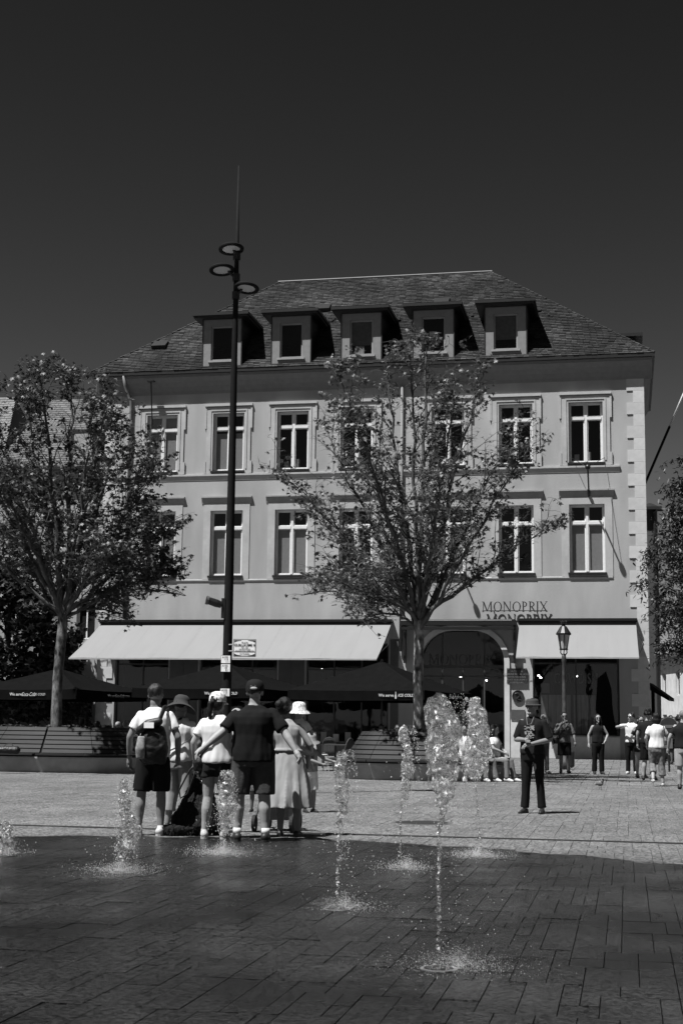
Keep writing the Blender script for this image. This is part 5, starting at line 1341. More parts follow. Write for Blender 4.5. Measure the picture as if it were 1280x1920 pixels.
    for i, (kn, an) in enumerate(L_):
        kn, an = Vector(kn), Vector(an); sx = -1 if i == 0 else 1; q = MB(); yaw_ = R(-8*sx)
        f = Vector((math.sin(-yaw_), math.cos(yaw_), 0)); lift = an.z-.085
        base = Vector((an.x, an.y, lift))
        if shoe == 'trainer':
            limb(q, [base-f*.055+Vector((0, 0, .05)), base+f*.03+Vector((0, 0, .052)), base+f*.11+Vector((0, 0, .035)), base+f*.175+Vector((0, 0, .028))], [.045, .05, .043, .028]); limb(q, [base+Vector((0, 0, .05)), base+Vector((0, 0, .095))], [.048, .044])
        else:
            limb(q, [base-f*.05+Vector((0, 0, .035)), base+f*.05+Vector((0, 0, .035)), base+f*.16+Vector((0, 0, .022))], [.04, .042, .024])
        sm_ = smooth_mesh(q, .01, 1); sm_.materials.clear(); sm_.materials.append(shoem); so = inst('shoe', sm_, e)
        if vox < .016:
            q = MB(); n = 14
            pr = [(-.098, .0), (-.085, .028), (-.05, .041), (.02, .043), (.1, .045), (.17, .034), (.2, .0)]; out = [(y, w_) for y, w_ in pr]+[(y, -w_) for y, w_ in pr[-2:0:-1]]
            sd_ = Vector((f.y, -f.x, 0)); q.prism(out, lambda p, a: base+f*p[0]+sd_*p[1]+Vector((0, 0, a)), .0, .022); q.build('sole', M_shoe_g if shoem != M_shoe_d else M_shoe_d, so)
        if socks:
            q = MB(); q.tube([an+Vector((0, 0, -.01)), an+Vector((0, 0, .06))], [.048, .046], 12); q.build('sock', M_sock, e, smooth=True)
    return e
def hand_at(e, i): pass
S_ = 1.0
# --- the group seen from behind, front row
pa = person(284, 1566, 3, 1.80, 'leftmost man of the group, from behind, in white T-shirt and black shorts', topm=M_wtee, botm=M_black_short, hairm=M_hair_m, head=(12, -4), shoem=M_shoe_w, fat=1.03, skin=M_skin_m,
            legs=[((-.13, .0, .49), (-.15, -.02, .085)), ((.10, 0, .49), (.11, -.03, .085))], arms=[((-.285, -.02, 1.13), (-.30, .07, .87)), ((.285, -.03, 1.13), (.27, .1, .9))], vox=.012)
pb = person(333, 1556, 12, 1.66, 'woman from behind in floppy dark sun hat, white top and beige trousers', topm=M_wtee, bottom='cropped', botm=M_beige, hair='short', hat='sun', hatm=M_felt, head=(20, -14), female=True, fat=1.1, shoe='flat', shoem=M_shoe_d,
            arms=[((-.26, .02, 1.13), (-.24, .12, .92)), ((.27, -.02, 1.14), (.25, .08, .9))], vox=.012, skin=M_skin_m, legs=[((-.10, .04, .50), (-.15, .02, .085)), ((.11, -.0, .49), (.17, -.04, .085))])
pcw = person(402, 1572, 6, 1.70, 'woman from behind in patterned cap and white T-shirt with dark denim shorts', topm=M_wtee, bottom='hotpants', botm=M_denim, hair='pony', hat='cap', hatm=M_pattern, head=(22, -4), female=True, fat=1.18, shoem=M_shoe_g, vox=.012, skin=M_skin,
            legs=[((-.09, .0, .49), (-.12, -.02, .085)), ((.10, 0, .49), (.13, -.03, .085))], arms=[((-.28, -.03, 1.14), (-.27, .05, .90)), ((.27, -.03, 1.14), (.24, .1, .92))])
pd = person(472, 1577, 0, 1.84, 'large man from behind in black polo shirt, dark cap and grey shorts, arms spread', top='polo', topm=M_navy, botm=M_grey_short, hairm=M_hair_m, hat='cap', hatm=M_btee, fat=1.34, skin=M_skin, shoem=M_shoe_d, socks=True, vox=.012,
            legs=[((-.15, .0, .49), (-.16, -.02, .085)), ((.13, 0, .49), (.15, -.03, .085))], arms=[((-.33, -.08, 1.19), (-.54, -.19, 1.0)), ((.34, -.08, 1.19), (.47, -.17, .98))], sleeve=.78, head=(3, -2))
pe = person(541, 1568, 10, 1.66, 'woman from behind in long pale strappy dress with dark hair bun, carrying the toddler', top='dress', topm=M_dress, bottom='dress', botm=M_dress, hair='bun', female=True, fat=1.12, shoe='flat', shoem=M_shoe_d, vox=.012, lean=(-.06, 0), head=(15, -6), skin=M_skin_m,
            arms=[((-.24, -.02, 1.13), (-.2, .1, .95)), ((.27, -.03, 1.15), (.24, .2, 1.06))])
# toddler on her arm: sits at hip height on her right
loc = pe.location
pt_ = person(0, 0, 14, 1.02, 'carried toddler in patterned bucket hat and white top beside the hair bun', topm=M_wtee, bottom='shorts', botm=M_dress, hair='short', hairm=M_hair_l, hat='bucket', hatm=M_pattern, x=loc.x+.10, Y=loc.y+.03, vox=.014, kid=1.42, female=True, fat=1.1, sit=.62, shoe='flat', shoem=M_shoe_w,
             legs=[((-.16, .22, .48), (-.18, .1, .16)), ((.16, .22, .48), (.18, .1, .16))], arms=[((-.28, .10, .92), (-.30, .26, .98)), ((.26, .1, .86), (.2, .3, .9))])
pt_.location.z = .72
# child between: pale hat, arms out
pf = person(580, 1523, 150, 1.16, 'small child in pale sun hat and light shorts, arms stretched to the right', top='tank', topm=M_beige, botm=M_wtee, hat='bucket', hatm=M_beige, x=None, vox=.013, kid=1.3, skin=M_skin_m, shoe='flat', shoem=M_shoe_d, head=(25, -8), glasses=True,
            arms=[((-.30, .10, 1.22), (-.48, .22, 1.16)), ((.15, .22, 1.2), (-.1, .42, 1.1))])
pg = person(480, 1522, 185, 1.08, 'child in dark floral dress, seen between the legs of the polo shirt man', top='tank', topm=M_flor, bottom='skirt', botm=M_flor, female=True, hair='long', vox=.016, kid=1.3, shoe='flat', shoem=M_shoe_d, skin=M_skin_d)

# --- man with trilby at the right, arms folded
ph = person(999, 1525, 205, 1.77, 'smiling man in dark trilby hat, sunglasses, black printed T-shirt and black trousers, standing alone', topm=M_btee, bottom='trousers', botm=M_black_short, hat='trilby', hatm=M_felt, glasses=True, beard=True, skin=M_skin_m, shoe='flat', shoem=M_shoe_d, head=(12, -3), fat=1.06, sleeve=.8, vox=.012, slim=.95,
            legs=[((-.11, .02, .49), (-.14, -.0, .085)), ((.10, .03, .49), (.13, .02, .085))], arms=[((-.26, -.02, 1.12), (-.03, .24, 1.05)), ((.265, -.0, 1.12), (.05, .25, 1.12))])
q = MB(); 
for k in range(60):
    x_, z_ = random.uniform(-.07, .07), random.uniform(1.14, 1.33); q.box(x_-.012, x_+.012, .158, .164, z_-.005, z_+.006)
q.build('shirt_print', mat('shirt_print', .3), ph)
q = MB(); q.tube([(-.06, .12, 1.47), (-.03, .17, 1.36), (.03, .175, 1.35), (.06, .12, 1.47)], .004, 6); q.build('necklace', mat('dull_chain', .2, .6), ph)
# --- people near the right shop window
person(1019, 1450, 160, 1.66, 'person with striped white sleeve half hidden behind the man in the trilby', topm=mat('mid_grey_cotton', .2, .9), bottom='trousers', botm=M_jeans, hair='bob', hairm=M_hair_l, female=True, vox=.016, sleeve=.9)
pj = person(1058, 1450, 182, 1.74, 'man in sunglasses, printed grey shirt and black shorts with his hand at his chin', top='shirt', topm=M_checked, botm=M_black_short, glasses=True, skin=M_skin_m, vox=.016, shoem=M_shoe_d, sleeve=.85, arms=[((-.27, .02, 1.12), (-.29, .1, .88)), ((.27, .12, 1.17), (.06, .22, 1.42))])
person(1121, 1452, 178, 1.69, 'woman with long dark hair dressed all in black before the shop window', top='tank', topm=M_btee, bottom='trousers', botm=M_black_short, hair='long', female=True, glasses=True, vox=.016, shoem=M_shoe_d, slim=1.08, arms=[((-.29, .0, 1.15), (-.2, .1, .98)), ((.27, -.02, 1.13), (.28, .04, .88))])
person(1184, 1452, 200, 1.74, 'man in white T-shirt and dark trousers raising his arm to the left', topm=M_wtee, bottom='trousers', botm=M_black_short, hairm=M_hair_d, hair='curly', vox=.016, shoem=M_shoe_g, head=(30, 0), skin=M_skin, glasses=True, arms=[((-.27, .05, 1.14), (-.2, .2, 1.0)), ((.40, .10, 1.34), (.17, .26, 1.37))])
person(1201, 1459, 172, 1.64, 'woman in black T-shirt, dark shorts and sunglasses looking at her hands', topm=M_btee, bottom='hotpants', botm=M_denim, hair='pony', female=True, glasses=True, vox=.016, shoem=M_shoe_d, head=(-10, -14), arms=[((-.26, .04, 1.13), (-.06, .28, 1.12)), ((.28, .02, 1.12), (.04, .3, 1.08))])
person(1216, 1463, 20, 1.80, 'thick haired man from behind in dark T-shirt beside the woman with shoulder bag', topm=M_btee, botm=M_black_short, hair='curly', vox=.016, shoem=M_shoe_d, skin=M_skin, fat=1.1, legs=[((-.1, .03, .49), (-.14, .0, .085)), ((.1, .02, .49), (.14, -.02, .085))])
po = person(1232, 1474, 8, 1.68, 'woman from behind in pale top and patterned cropped trousers carrying a shoulder bag', topm=M_wtee, bottom='cropped', botm=mat('printed_trousers', .12, .9, .5, 18, detail=2), hair='bob', female=True, vox=.016, shoe='flat', shoem=M_shoe_g, skin=M_skin, fat=1.12, slim=1.0,
            legs=[((-.1, .08, .52), (-.12, -.22, .18)), ((.1, .02, .49), (.12, -.03, .085))], arms=[((-.26, .0, 1.13), (-.22, .14, .95)), ((.27, .06, 1.14), (.22, .26, 1.2))])
person(1283, 1480, 15, 1.72, 'person in black T-shirt and pale shorts cut off by the right photo edge', topm=M_btee, botm=M_dress, hair='short', hairm=M_hair_l, vox=.016, shoem=M_shoe_d, fat=1.15, skin=M_skin, arms=[((-.31, -.03, 1.14), (-.35, .05, .89)), ((.29, 0, 1.14), (.28, .05, .89))])
# --- seated people on the right end of the planter bench
def seated(x, Y, rz, label, **k):
    d = dict(sit=.55, legs=[((-.1, .42, .50), (-.12, .5, .085)), ((.1, .42, .50), (.14, .46, .085))], arms=[((-.25, .1, .78), (-.12, .32, .68)), ((.25, .1, .78), (.12, .32, .68))], vox=.016)
    d.update(k); return person(0, 0, rz, k.get('H_', 1.72), label, x=x, Y=Y, **{a: b for a, b in d.items() if a != 'H_'})
xx = at(876, 1400, 34.4).x
seated(xx, 35.0, 200, 'seated woman with bare legs and white trainers, left one of the bench sitters', topm=M_wtee, bottom='hotpants', botm=M_denim, hair='long', female=True, head=(20, -10))
seated(at(905, 1400, 34.2).x, 35.0, 150, 'seated person in dark top, jeans and white trainers, middle one of the bench sitters', topm=M_btee, bottom='trousers', botm=M_jeans, hair='short', head=(-10, -15))
seated(at(933, 1400, 34.2).x, 35.1, 128, 'seated person in white top, jeans and white trainers, right one of the bench sitters', topm=M_wtee, bottom='trousers', botm=M_jeans, hair='long', female=True, head=(-10, -18), arms=[((-.22, .1, .80), (-.06, .3, .72)), ((.22, .12, .8), (.05, .32, .70))])
# --- woman by the doorway and terrace guests
person(856, 1420, 190, 1.66, 'woman in pale strappy top standing before the dark doorway', top='tank', topm=M_wtee, bottom='skirt', botm=M_denim, hair='long', hairm=M_hair_m, female=True, vox=.016, Y=40)
def guest(px, Y, rz, label, **k):
    return seated(at(px, 1360, Y).x, Y, rz, label, vox=.018, sit=.52, **k)
guest(745, 42.5, 182, 'dark clothed guest facing the square, seated behind the slatted bench by the trunk', topm=M_btee, bottom='trousers', botm=M_black_short, glasses=True, skin=M_skin_d)
guest(183, 42.3, 30, 'dark haired guest in pale top seated at the left terrace', topm=M_checked, bottom='trousers', botm=M_black_short, hair='long', female=True)
guest(221, 42.6, 20, 'bald guest in black seated at the left terrace beside the shirt sleeved man', topm=M_btee, bottom='trousers', botm=M_black_short, hair=None)
guest(236, 42.2, 40, 'grey haired guest in patterned shirt seated nearest the white T-shirt man', topm=M_checked, bottom='trousers', botm=M_black_short, hair='short', hairm=M_hair_l)
guest(715, 45.5, 200, 'guest in dark clothes seated further back under the right parasol', topm=M_btee, bottom='trousers', botm=M_black_short, hair='long', female=True, skin=M_skin_d)
# --- crowd in the side street, dark against the white house
cr_l = ['dark figure nearest the corner quoins in the shaded side street crowd', 'dark figure with round head left of the no entry sign', 'tall dark figure right behind the no entry sign', 'dark figure second from the right edge in the crowd', 'dark figure at the right photo edge in the crowd', 'short dark figure deep in the side street crowd', 'dark figure with cap in the middle of the crowd', 'dark figure furthest back in the crowd']
for k, (px, Y, h) in enumerate(((1236, 52, 1.78), (1250, 54, 1.74), (1258, 56, 1.8), (1264, 53, 1.72), (1279, 51, 1.82), (1243, 57, 1.7), (1272, 58, 1.8), (1231, 55, 1.75))):
    person(px, 1420, random.choice((0, 180, 160, 20, 200)), h, cr_l[k], topm=M_btee, bottom=random.choice(('trousers', 'shorts')), botm=M_black_short, hat='cap' if k == 6 else None, hatm=M_btee, hair='short', vox=.022, Y=Y, skin=M_skin_d, shoem=M_shoe_d, group='dark figures crowding the side street')

# ================================================================ THINGS PEOPLE CARRY, DOG, PRAM, PIGEON
def child_mesh(name, shape, m, parent, vox=.012, **k):
    me = smooth_mesh(shape, vox, 2, **k); me.materials.clear(); me.materials.append(m); return inst(name, me, parent)
def frame_of(p): return p.matrix_world
bpy.context.view_layer.update()
def carry(name, p, label, cat):
    e = empty(name, p.location, p.rotation_euler.z, label, cat); e.scale = p.scale; return e
q = MB(); q.tube([(.0+.03*math.cos(a), .05+.03*math.sin(a), 0) for a in [k*.7 for k in range(10)]], .006, 5); o = q.build('wristband', M_black2, pa); o.location = (-.30, .0, .91)
b_ = carry('backpack', pa, 'black backpack hanging open from the right shoulder of the man in white T-shirt', 'backpack')
q = MB(); loft(q, [(.82, .13, .06, .04, -.20), (.88, .16, .09, .04, -.22), (1.02, .17, .11, .035, -.23), (1.15, .155, .10, .03, -.23), (1.24, .12, .07, .03, -.22), (1.29, .06, .04, .03, -.2)]); child_mesh('pack_body', q, M_pack, b_, wrinkle=.012, wscale=12)
q = MB(); limb(q, [(-.12, -.29, 1.21), (-.02, -.30, 1.28), (.10, -.29, 1.31)], [.045, .055, .05]); child_mesh('top_flap', q, M_pack, b_)
q = MB(); q.box(-.06, .055, -.362, -.355, 1.235, 1.30); q.build('label_patch', M_board, b_)
q = MB(); loft(q, [(.88, .05, .03, -.1, -.30), (1.0, .06, .04, -.1, -.32), (1.14, .045, .03, -.09, -.31)]); child_mesh('front_pocket', q, mat('grey_mesh', .22, .9, .3, 30), b_)
q = MB(); q.tube([(.08, -.27, 1.26), (.11, -.20, 1.38), (.13, -.12, 1.47), (.14, 0, 1.485), (.14, .10, 1.43)], [(.03, .014)]*5, 8); q.build('shoulder_strap', M_pack, b_, smooth=True)
q = MB(); q.tube([(-.12, -.26, 1.2), (-.16, -.24, 1.05), (-.15, -.24, .92), (-.08, -.24, .84)], .012, 6); q.build('loose_strap', M_pack, b_, smooth=True)
b_ = carry('shoulder_bag', pb, 'small dark bag with crossing strap on the woman in the sun hat', 'bag')
q = MB(); loft(q, [(.92, .07, .05, -.2, -.12), (1.1, .09, .07, -.2, -.13), (1.3, .07, .05, -.18, -.12)]); child_mesh('bag_body', q, M_pack, b_, wrinkle=.01, wscale=14)
q = MB(); q.tube([(-.19, -.15, 1.3), (-.05, -.158, 1.42), (.06, -.12, 1.47)], [(.02, .008)]*3, 6); q.tube([(-.17, -.17, 1.0), (.05, -.165, 1.1), (.21, -.12, 1.22)], [(.014, .006)]*3, 6); q.build('strap', M_pack, b_, smooth=True)
b_ = carry('crossbody_bag', pcw, 'dark hip bag with cross strap on the woman in the patterned cap', 'bag')
q = MB(); loft(q, [(.80, .07, .05, -.19, -.06), (.9, .085, .07, -.19, -.07), (.98, .06, .05, -.18, -.06)]); child_mesh('bag_body', q, M_pack, b_, wrinkle=.01, wscale=14)
q = MB(); q.tube([(-.18, -.12, .97), (-.05, -.168, 1.12), (.10, -.165, 1.3), (.17, -.09, 1.45), (.16, .02, 1.46)], [(.016, .006)]*5, 6); q.build('strap', M_pack, b_, smooth=True)
b_ = carry('shoulder_bag', po, 'grey shoulder bag on the right side of the woman in the pale top', 'bag')
q = MB(); loft(q, [(.98, .05, .09, .2, -.1), (1.08, .06, .11, .2, -.1), (1.18, .04, .08, .19, -.08)]); child_mesh('bag_body', q, mat('grey_leather', .07, .5), b_)
q = MB(); q.tube([(.19, -.16, 1.17), (.16, -.13, 1.38), (.15, 0, 1.46), (.17, .08, 1.3), (.2, -.02, 1.17)], .009, 6); q.build('strap', M_pack, b_, smooth=True)
b_ = carry('messenger_bag', pj, 'black messenger bag hanging beside the man with his hand at his chin', 'bag')
q = MB(); loft(q, [(.84, .09, .05, .24, .03), (.95, .1, .06, .24, .03), (1.02, .09, .05, .24, .03)]); child_mesh('bag_body', q, M_pack, b_)
q = MB(); q.tube([(.22, .1, 1.02), (.05, .165, 1.2), (-.12, .13, 1.42), (-.14, 0, 1.46)], [(.016, .006)]*4, 6); q.build('strap', M_pack, b_, smooth=True)
# dog: big black, sitting, seen from behind
c = ground(366, 1566); dg = empty('dog', (c.x, c.y+.1, 0), R(0), 'large black shaggy dog sitting between the group with its back to the camera', 'dog')
q = MB()
secs = [(.02, .27, .24, 0, .02), (.12, .29, .27, 0, .02), (.25, .26, .25, .005, .06), (.38, .21, .22, .01, .10), (.50, .165, .185, .02, .14), (.60, .125, .15, .03, .17), (.68, .10, .12, .035, .2)]
loft(q, secs)
for sx in (-1, 1):
    ellipsoid(q, (sx*.19, .04, .15), (.12, .2, .15)); limb(q, [(sx*.2, .1, .06), (sx*.22, .25, .04)], [.055, .05]); limb(q, [(sx*.09, .28, .5), (sx*.09, .31, .25), (sx*.09, .33, .05)], [.07, .055, .045])
ellipsoid(q, (.04, .27, .70), (.115, .13, .11)); ellipsoid(q, (.05, .41, .66), (.055, .1, .05))
for sx in (-1, 1): ellipsoid(q, (.04+sx*.115, .26, .68), (.028, .06, .085))
limb(q, [(-.05, -.2, .07), (-.25, -.24, .07), (-.42, -.2, .08)], [.07, .075, .04])
me = smooth_mesh(q, .014, 1, wrinkle=.016, wscale=26, vert=.6); me.materials.clear(); me.materials.append(mat('black_fur', .005, .8, .4, 40, bump=.8, bscale=50, spec=.25)); inst('body', me, dg)
q = MB(); Pt = []
for k in range(1500):
    v = me.vertices[random.randrange(len(me.vertices))]; p = v.co; n_ = v.normal; d = (n_*.6+Vector((random.gauss(0, .3), random.gauss(0, .3), -.7))).normalized()*random.uniform(.03, .06); s_ = n_.cross(d).normalized()*.006
    i = len(q.v); q.v += [tuple(p+s_), tuple(p-s_), tuple(p+d)]; q.f.append((i, i+1, i+2)); q.t.append(0)
o = q.build('fur', mat('black_fur'), dg, kind='stuff', fix=False)
q = MB(); q.tube([(.035+.13*math.cos(a), .2+.135*math.sin(a), .60+.02*math.sin(a)) for a in [2*math.pi*k/20 for k in range(21)]], .012, 6, cap=False); q.tube([(.03, .06, .62), (.05, .04, .64), (.04, .02, .61)], .008, 6); q.build('collar', mat('steel'), dg)
hnd = pcw.location; lw = MB(); c0 = Vector((dg.location.x+.04, dg.location.y+.03, .63)); c1 = Vector((at(372, 1428, 17.2).x, 17.2, at(372, 1428, 17.2).z))
lw.tube([c0, c0.lerp(c1, .5)+Vector((.02, 0, -.02)), c1], .008, 6); lw.tube([c1, c1+Vector((-.10, 0, -.10)), c1+Vector((-.22, 0, -.34)), c1+Vector((-.20, 0, -.43)), c1+Vector((-.12, 0, -.38)), c1+Vector((-.06, 0, -.2)), c1], .012, 6)
o = lw.build('dog_leash', M_pack, None, smooth=True); tag(o, 'dark dog leash looping from the hand of the woman in the cap', 'leash')
# pram behind the dress
c = at(515, 1560, 18.3); pr = empty('pushchair', (c.x, 18.3, 0), R(-10), 'dark folding pushchair half hidden behind the woman in the dress', 'pushchair')
for (x_, y_) in ((-.24, -.1), (.24, -.1), (-.2, .55), (.2, .55)):
    q = MB(); q.tube([(x_-.02, y_, .1), (x_+.02, y_, .1)], .1, 18); q.build('wheel', mat('tyre_rubber', .012, .8), pr)
q = MB()
for sx in (-1, 1): q.tube([(sx*.24, -.1, .1), (sx*.22, .25, .5), (sx*.22, -.2, 1.0)], .014, 8); q.tube([(sx*.2, .55, .1), (sx*.22, .0, .6)], .014, 8)
q.tube([(-.22, -.2, 1.0), (.22, -.2, 1.0)], .016, 8); q.build('frame', M_black, pr)
q = MB(); loft(q, [(.3, .16, .12, 0, .1), (.45, .19, .2, 0, .12), (.7, .19, .1, 0, .0), (.85, .17, .08, 0, -.05)]); child_mesh('seat', q, M_pack, pr)
q = MB(); q.box(-.18, .18, -.05, .3, .14, .3); q.build('basket', M_pack, pr)
# suitcase, pigeon, no entry sign, bag on planter
c = ground(1062, 1441); e = empty('suitcase', (c.x+.1, c.y+.4, 0), R(15), 'dark hard shell suitcase standing behind the man in the printed shirt', 'suitcase')
q = MB(); loft(q, [(.04, .20, .11, 0, 0), (.08, .22, .13, 0, 0), (.5, .22, .13, 0, 0), (.55, .2, .11, 0, 0)]); child_mesh('shell', q, mat('case_shell', .03, .4), e); q = MB(); q.tube([(-.08, 0, .55), (-.08, 0, .62), (.08, 0, .62), (.08, 0, .55)], .01, 6); q.build('handle', M_black, e)
for sx in (-1, 1): q = MB(); q.tube([(sx*.15-.015, .05, .03), (sx*.15+.015, .05, .03)], .03, 10); q.build('wheel', M_black, e)
c = ground(1124, 1481); pg_ = empty('pigeon', (c.x, c.y, 0), R(200), 'grey pigeon walking on the paving in front of the shaded patch', 'pigeon')
q = MB(); ellipsoid(q, (0, 0, .14), (.055, .12, .06)); ellipsoid(q, (0, .10, .19), (.03, .035, .04)); ellipsoid(q, (0, .13, .24), (.026, .03, .026)); limb(q, [(0, -.08, .13), (0, -.19, .10)], [.035, .015]); limb(q, [(0, .15, .24), (0, .175, .232)], [.008, .003]); child_mesh('body', q, mat('pigeon_grey', .11, .7, .5, 18), pg_, .008)
for sx in (-1, 1): q = MB(); q.tube([(sx*.025, 0, .1), (sx*.025, .01, .0)], .005, 5); q.tube([(sx*.025, .01, .004), (sx*.03, .045, .004)], .004, 5); q.build('leg', mat('pigeon_leg', .2), pg_)
a = at(1252, 1362, 44); e = empty('no_entry_sign', (a.x, 44, 0), 0, 'round no entry sign with pale bar on a post at the right edge', 'sign')
q = MB(); q.tube([(0, 0, 0), (0, 0, a.z+.3)], .03, 8); q.build('post', M_black, e)
def disc(m, r, y0, y1, z, n=32): m.prism([(r*math.cos(t), z+r*math.sin(t)) for t in [2*math.pi*k/n for k in range(n)]], lambda p, aa: (p[0], aa, p[1]), y0, y1)
q = MB(); disc(q, .285, -.03, -.01, a.z); q.build('rim', M_greyprint, e); q = MB(); disc(q, .265, -.036, -.0305, a.z); q.build('disc', mat('sign_red_grey', .03, .5), e); q = MB(); q.box(-.2, .2, -.042, -.0365, a.z-.045, a.z+.045); q.build('bar', M_greyprint, e)
q = MB(); q.box(-.11, .11, -.03, -.012, a.z-.66, a.z-.36); q.build('supplementary_plate', M_greyprint, e)
a = at(20, 1405, 36.4); e = empty('duffel_bag', (a.x, 36.2, .49), 0, 'dark soft bag lying on the left planter bench seat', 'bag'); q = MB(); limb(q, [(-.25, 0, .09), (.2, 0, .09)], [.09, .1]); child_mesh('bag_body', q, M_pack, e, wrinkle=.01, wscale=14); q = MB(); q.tube([(-.12, -.02, .17), (-.05, -.03, .24), (.08, -.03, .24), (.14, -.02, .17)], .008, 5); q.build('handle', M_pack, e)
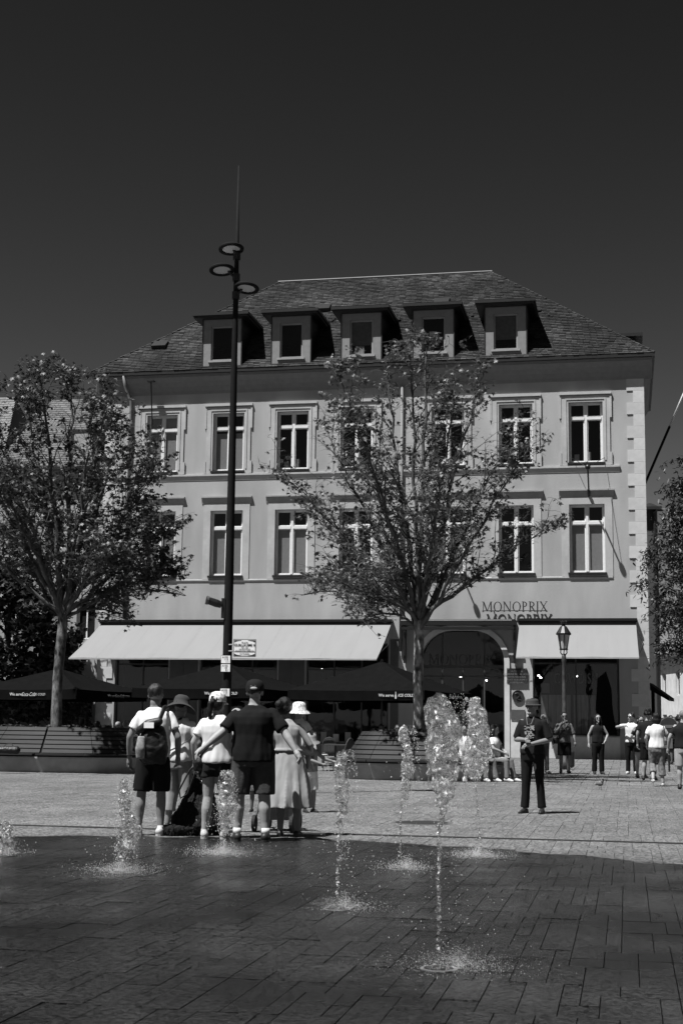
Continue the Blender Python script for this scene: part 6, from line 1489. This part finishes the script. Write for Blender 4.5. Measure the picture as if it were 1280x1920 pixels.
# ================================================================ WATER JETS
ico = None
def jet(px, py, ptop, label, plume, seed, lean=0, splash=.6, thin=.014, nd=500):
    random.seed(seed); g_ = ground(px, py); ppm = F/g_.y; h = (py-ptop)/ppm
    e = empty('water_jet', (g_.x, g_.y, 0), 0, label, 'water jet', 'water jets rising from the fountain paving')
    # plume: list of (height fraction, radius in metres, sideways offset)
    m = MB()
    for i in range(len(plume)-1):
        (t0, r0, x0), (t1, r1, x1) = plume[i], plume[i+1]; n = max(3, int((t1-t0)*h/.02))
        for k in range(n):
            t = k/n; z = h*(t0+(t1-t0)*t); r = r0+(r1-r0)*t; x = x0+(x1-x0)*t
            z = min(z, h-r*.8)
            for j in range(max(2, int(r*50))):
                a = random.uniform(0, 6.28); q = r*math.sqrt(random.random())*.66; rr = max(.006, r*random.uniform(.3, .6)); ellipsoid(m, (x+q*math.cos(a), q*math.sin(a)*.8, z+random.uniform(-.02, .02)), (rr, rr, rr*random.uniform(1, 1.7)), 8, 6)
    # strands dripping from the plume
    i0 = next(i for i, q in enumerate(plume) if q[1] == max(w[1] for w in plume)); tb, rb, xb = plume[i0]
    for k in range(int(3+rb*45)):
        a = random.uniform(0, 6.28); q = rb*random.uniform(.4, .95); z = h*min(.95, tb+random.uniform(-.1, .1)); L_ = h*random.uniform(.08, .24); r = rb*random.uniform(.14, .26); n_ = int(L_/.014)
        for j in range(n_):
            f = j/n_; rr = max(.005, r*(1-f*.75)*random.uniform(.7, 1.25)); 
            if random.random() < .88: ellipsoid(m, (xb+q*math.cos(a)*(1+.2*f)+lean*.03*f, q*math.sin(a)*.8, z-L_*f), (rr, rr, rr*1.5), 7, 5)
    me = smooth_mesh(m, .0085 if h > .9 else .0075, 1, wrinkle=.010, wscale=24, vert=.8, seed=seed); me.materials.clear(); me.materials.append(M_water); inst('plume', me, e)
    # thin stem
    m = MB(); z = 0; zt = h*plume[0][0]+.05; pts = []; k = 0
    while z < zt: pts.append((plume[0][2]*z/max(zt, .01)+random.gauss(0, .003), random.gauss(0, .003), z)); z += .02
    for i in range(len(pts)-1):
        if random.random() < .85:
            r = thin*random.uniform(.5, 1.15); ellipsoid(m, pts[i], (r, r, .016), 7, 5)
    m.build('stem', M_water, e, smooth=True, kind='stuff')
    fs = max(.72, g_.y/11.5)
    # drops: round the plume, falling beside it, and dancing round the foot
    V = []; Fc = []
    base = [(0, 0, 1), (1, 0, 0), (0, 1, 0), (-1, 0, 0), (0, -1, 0), (0, 0, -1)]; bf = [(0, 1, 2), (0, 2, 3), (0, 3, 4), (0, 4, 1), (5, 2, 1), (5, 3, 2), (5, 4, 3), (5, 1, 4)]
    def drop(x, y, z, r, st=1):
        i = len(V); V.extend([(x+a*r, y+b*r, z+c*r*st) for a, b, c in base]); Fc.extend([tuple(i+q for q in f) for f in bf])
    for k in range(nd):
        i = random.randrange(len(plume)-1); t0, r0, x0 = plume[i]; t1, r1, x1 = plume[i+1]; t = random.random(); z = h*(t0+(t1-t0)*t); r = (r0+(r1-r0)*t)*random.uniform(.85, 1.4)+.005; a = random.uniform(0, 6.28)
        drop(x0+(x1-x0)*t+r*math.cos(a)+lean*.1, r*math.sin(a), z, fs*random.uniform(.001, .0036), random.uniform(1, 1.8))
    for k in range(int(nd*.45)):
        z = random.uniform(0, h*.75); s = .03+.16*(1-z/h); drop(random.gauss(lean*.16*(1-z/h), s), random.gauss(0, s), z, fs*random.uniform(.001, .0042), random.uniform(1, 2))
    for k in range(int(4200*splash)):
        r = abs(random.gauss(0, .2*splash+.07)); a = random.uniform(0, 6.28); z = abs(random.gauss(0, .035))*(1 if r > .1 else 1.6); drop(lean*.12+r*math.cos(a), r*math.sin(a), z+.003, fs*random.uniform(.0008, .0021), random.uniform(1, 2.5))
    me = bpy.data.meshes.new('drops'); me.from_pydata(V, [], Fc); me.materials.append(M_drop); o = bpy.data.objects.new('drops', me); link(o, e); o['kind'] = 'stuff'
    # nozzle set in the paving
    m = MB(); n = 28; R1, R0 = .105, .085
    m.lathe([(R1, 0.0), (R1, .005), (R0, .005)], n); m.build('nozzle_ring', mat('cover_steel'), e); m = MB(); m.lathe([(R0-.002, .0055), (R0-.002, .007)], n); m.build('nozzle_plate', mat('nozzle_dark', .004, .5), e)
    return e
jet(822, 1817, 1322, 'tallest and nearest water jet, wide glassy plume right of the centre', [(.52, .02, 0), (.60, .05, .02), (.70, .085, .03), (.80, .10, .02), (.88, .11, .01), (.94, .08, 0), (1.0, .05, 0)], 1, lean=.9, splash=.75, nd=900)
jet(632, 1705, 1418, 'second nearest water jet with slim plume just left of the tallest one', [(.30, .018, 0), (.5, .03, .01), (.66, .05, .03), (.8, .06, .02), (.92, .05, .01), (1.0, .035, .02)], 2, lean=.5, splash=.5, nd=600)
jet(750, 1630, 1370, 'water jet between the tallest one and the slim one, before the bench slats', [(.42, .02, 0), (.55, .05, .04), (.7, .065, .06), (.84, .055, .05), (.94, .06, .03), (1.0, .04, .03)], 3, lean=.5, splash=.5, nd=500, thin=.012)
jet(902, 1607, 1317, 'tall water jet with bell shaped plume farthest to the right', [(.50, .06, -.07), (.56, .12, -.08), (.64, .14, -.06), (.76, .125, -.03), (.88, .10, -.05), (.95, .08, -.07), (1.0, .05, -.07)], 4, lean=-.3, splash=.6, nd=500, thin=.012)
jet(420, 1602, 1450, 'low water jet in front of the polo shirt man and the capped woman', [(.22, .03, 0), (.38, .07, .0), (.6, .10, .02), (.8, .08, .02), (.93, .06, .01), (1.0, .04, 0)], 5, splash=.8, nd=700)
jet(228, 1636, 1468, 'water jet rising left of the group before the paving', [(.08, .03, 0), (.25, .07, 0), (.4, .10, .05), (.52, .09, .05), (.66, .05, .01), (.82, .065, .0), (.93, .055, .0), (1.0, .035, .02)], 6, splash=.7, nd=500)
jet(12, 1604, 1540, 'short water jet at the left photo edge', [(.0, .08, 0), (.3, .085, 0), (.6, .07, 0), (.85, .05, 0), (1.0, .03, 0)], 7, splash=.25, nd=200)
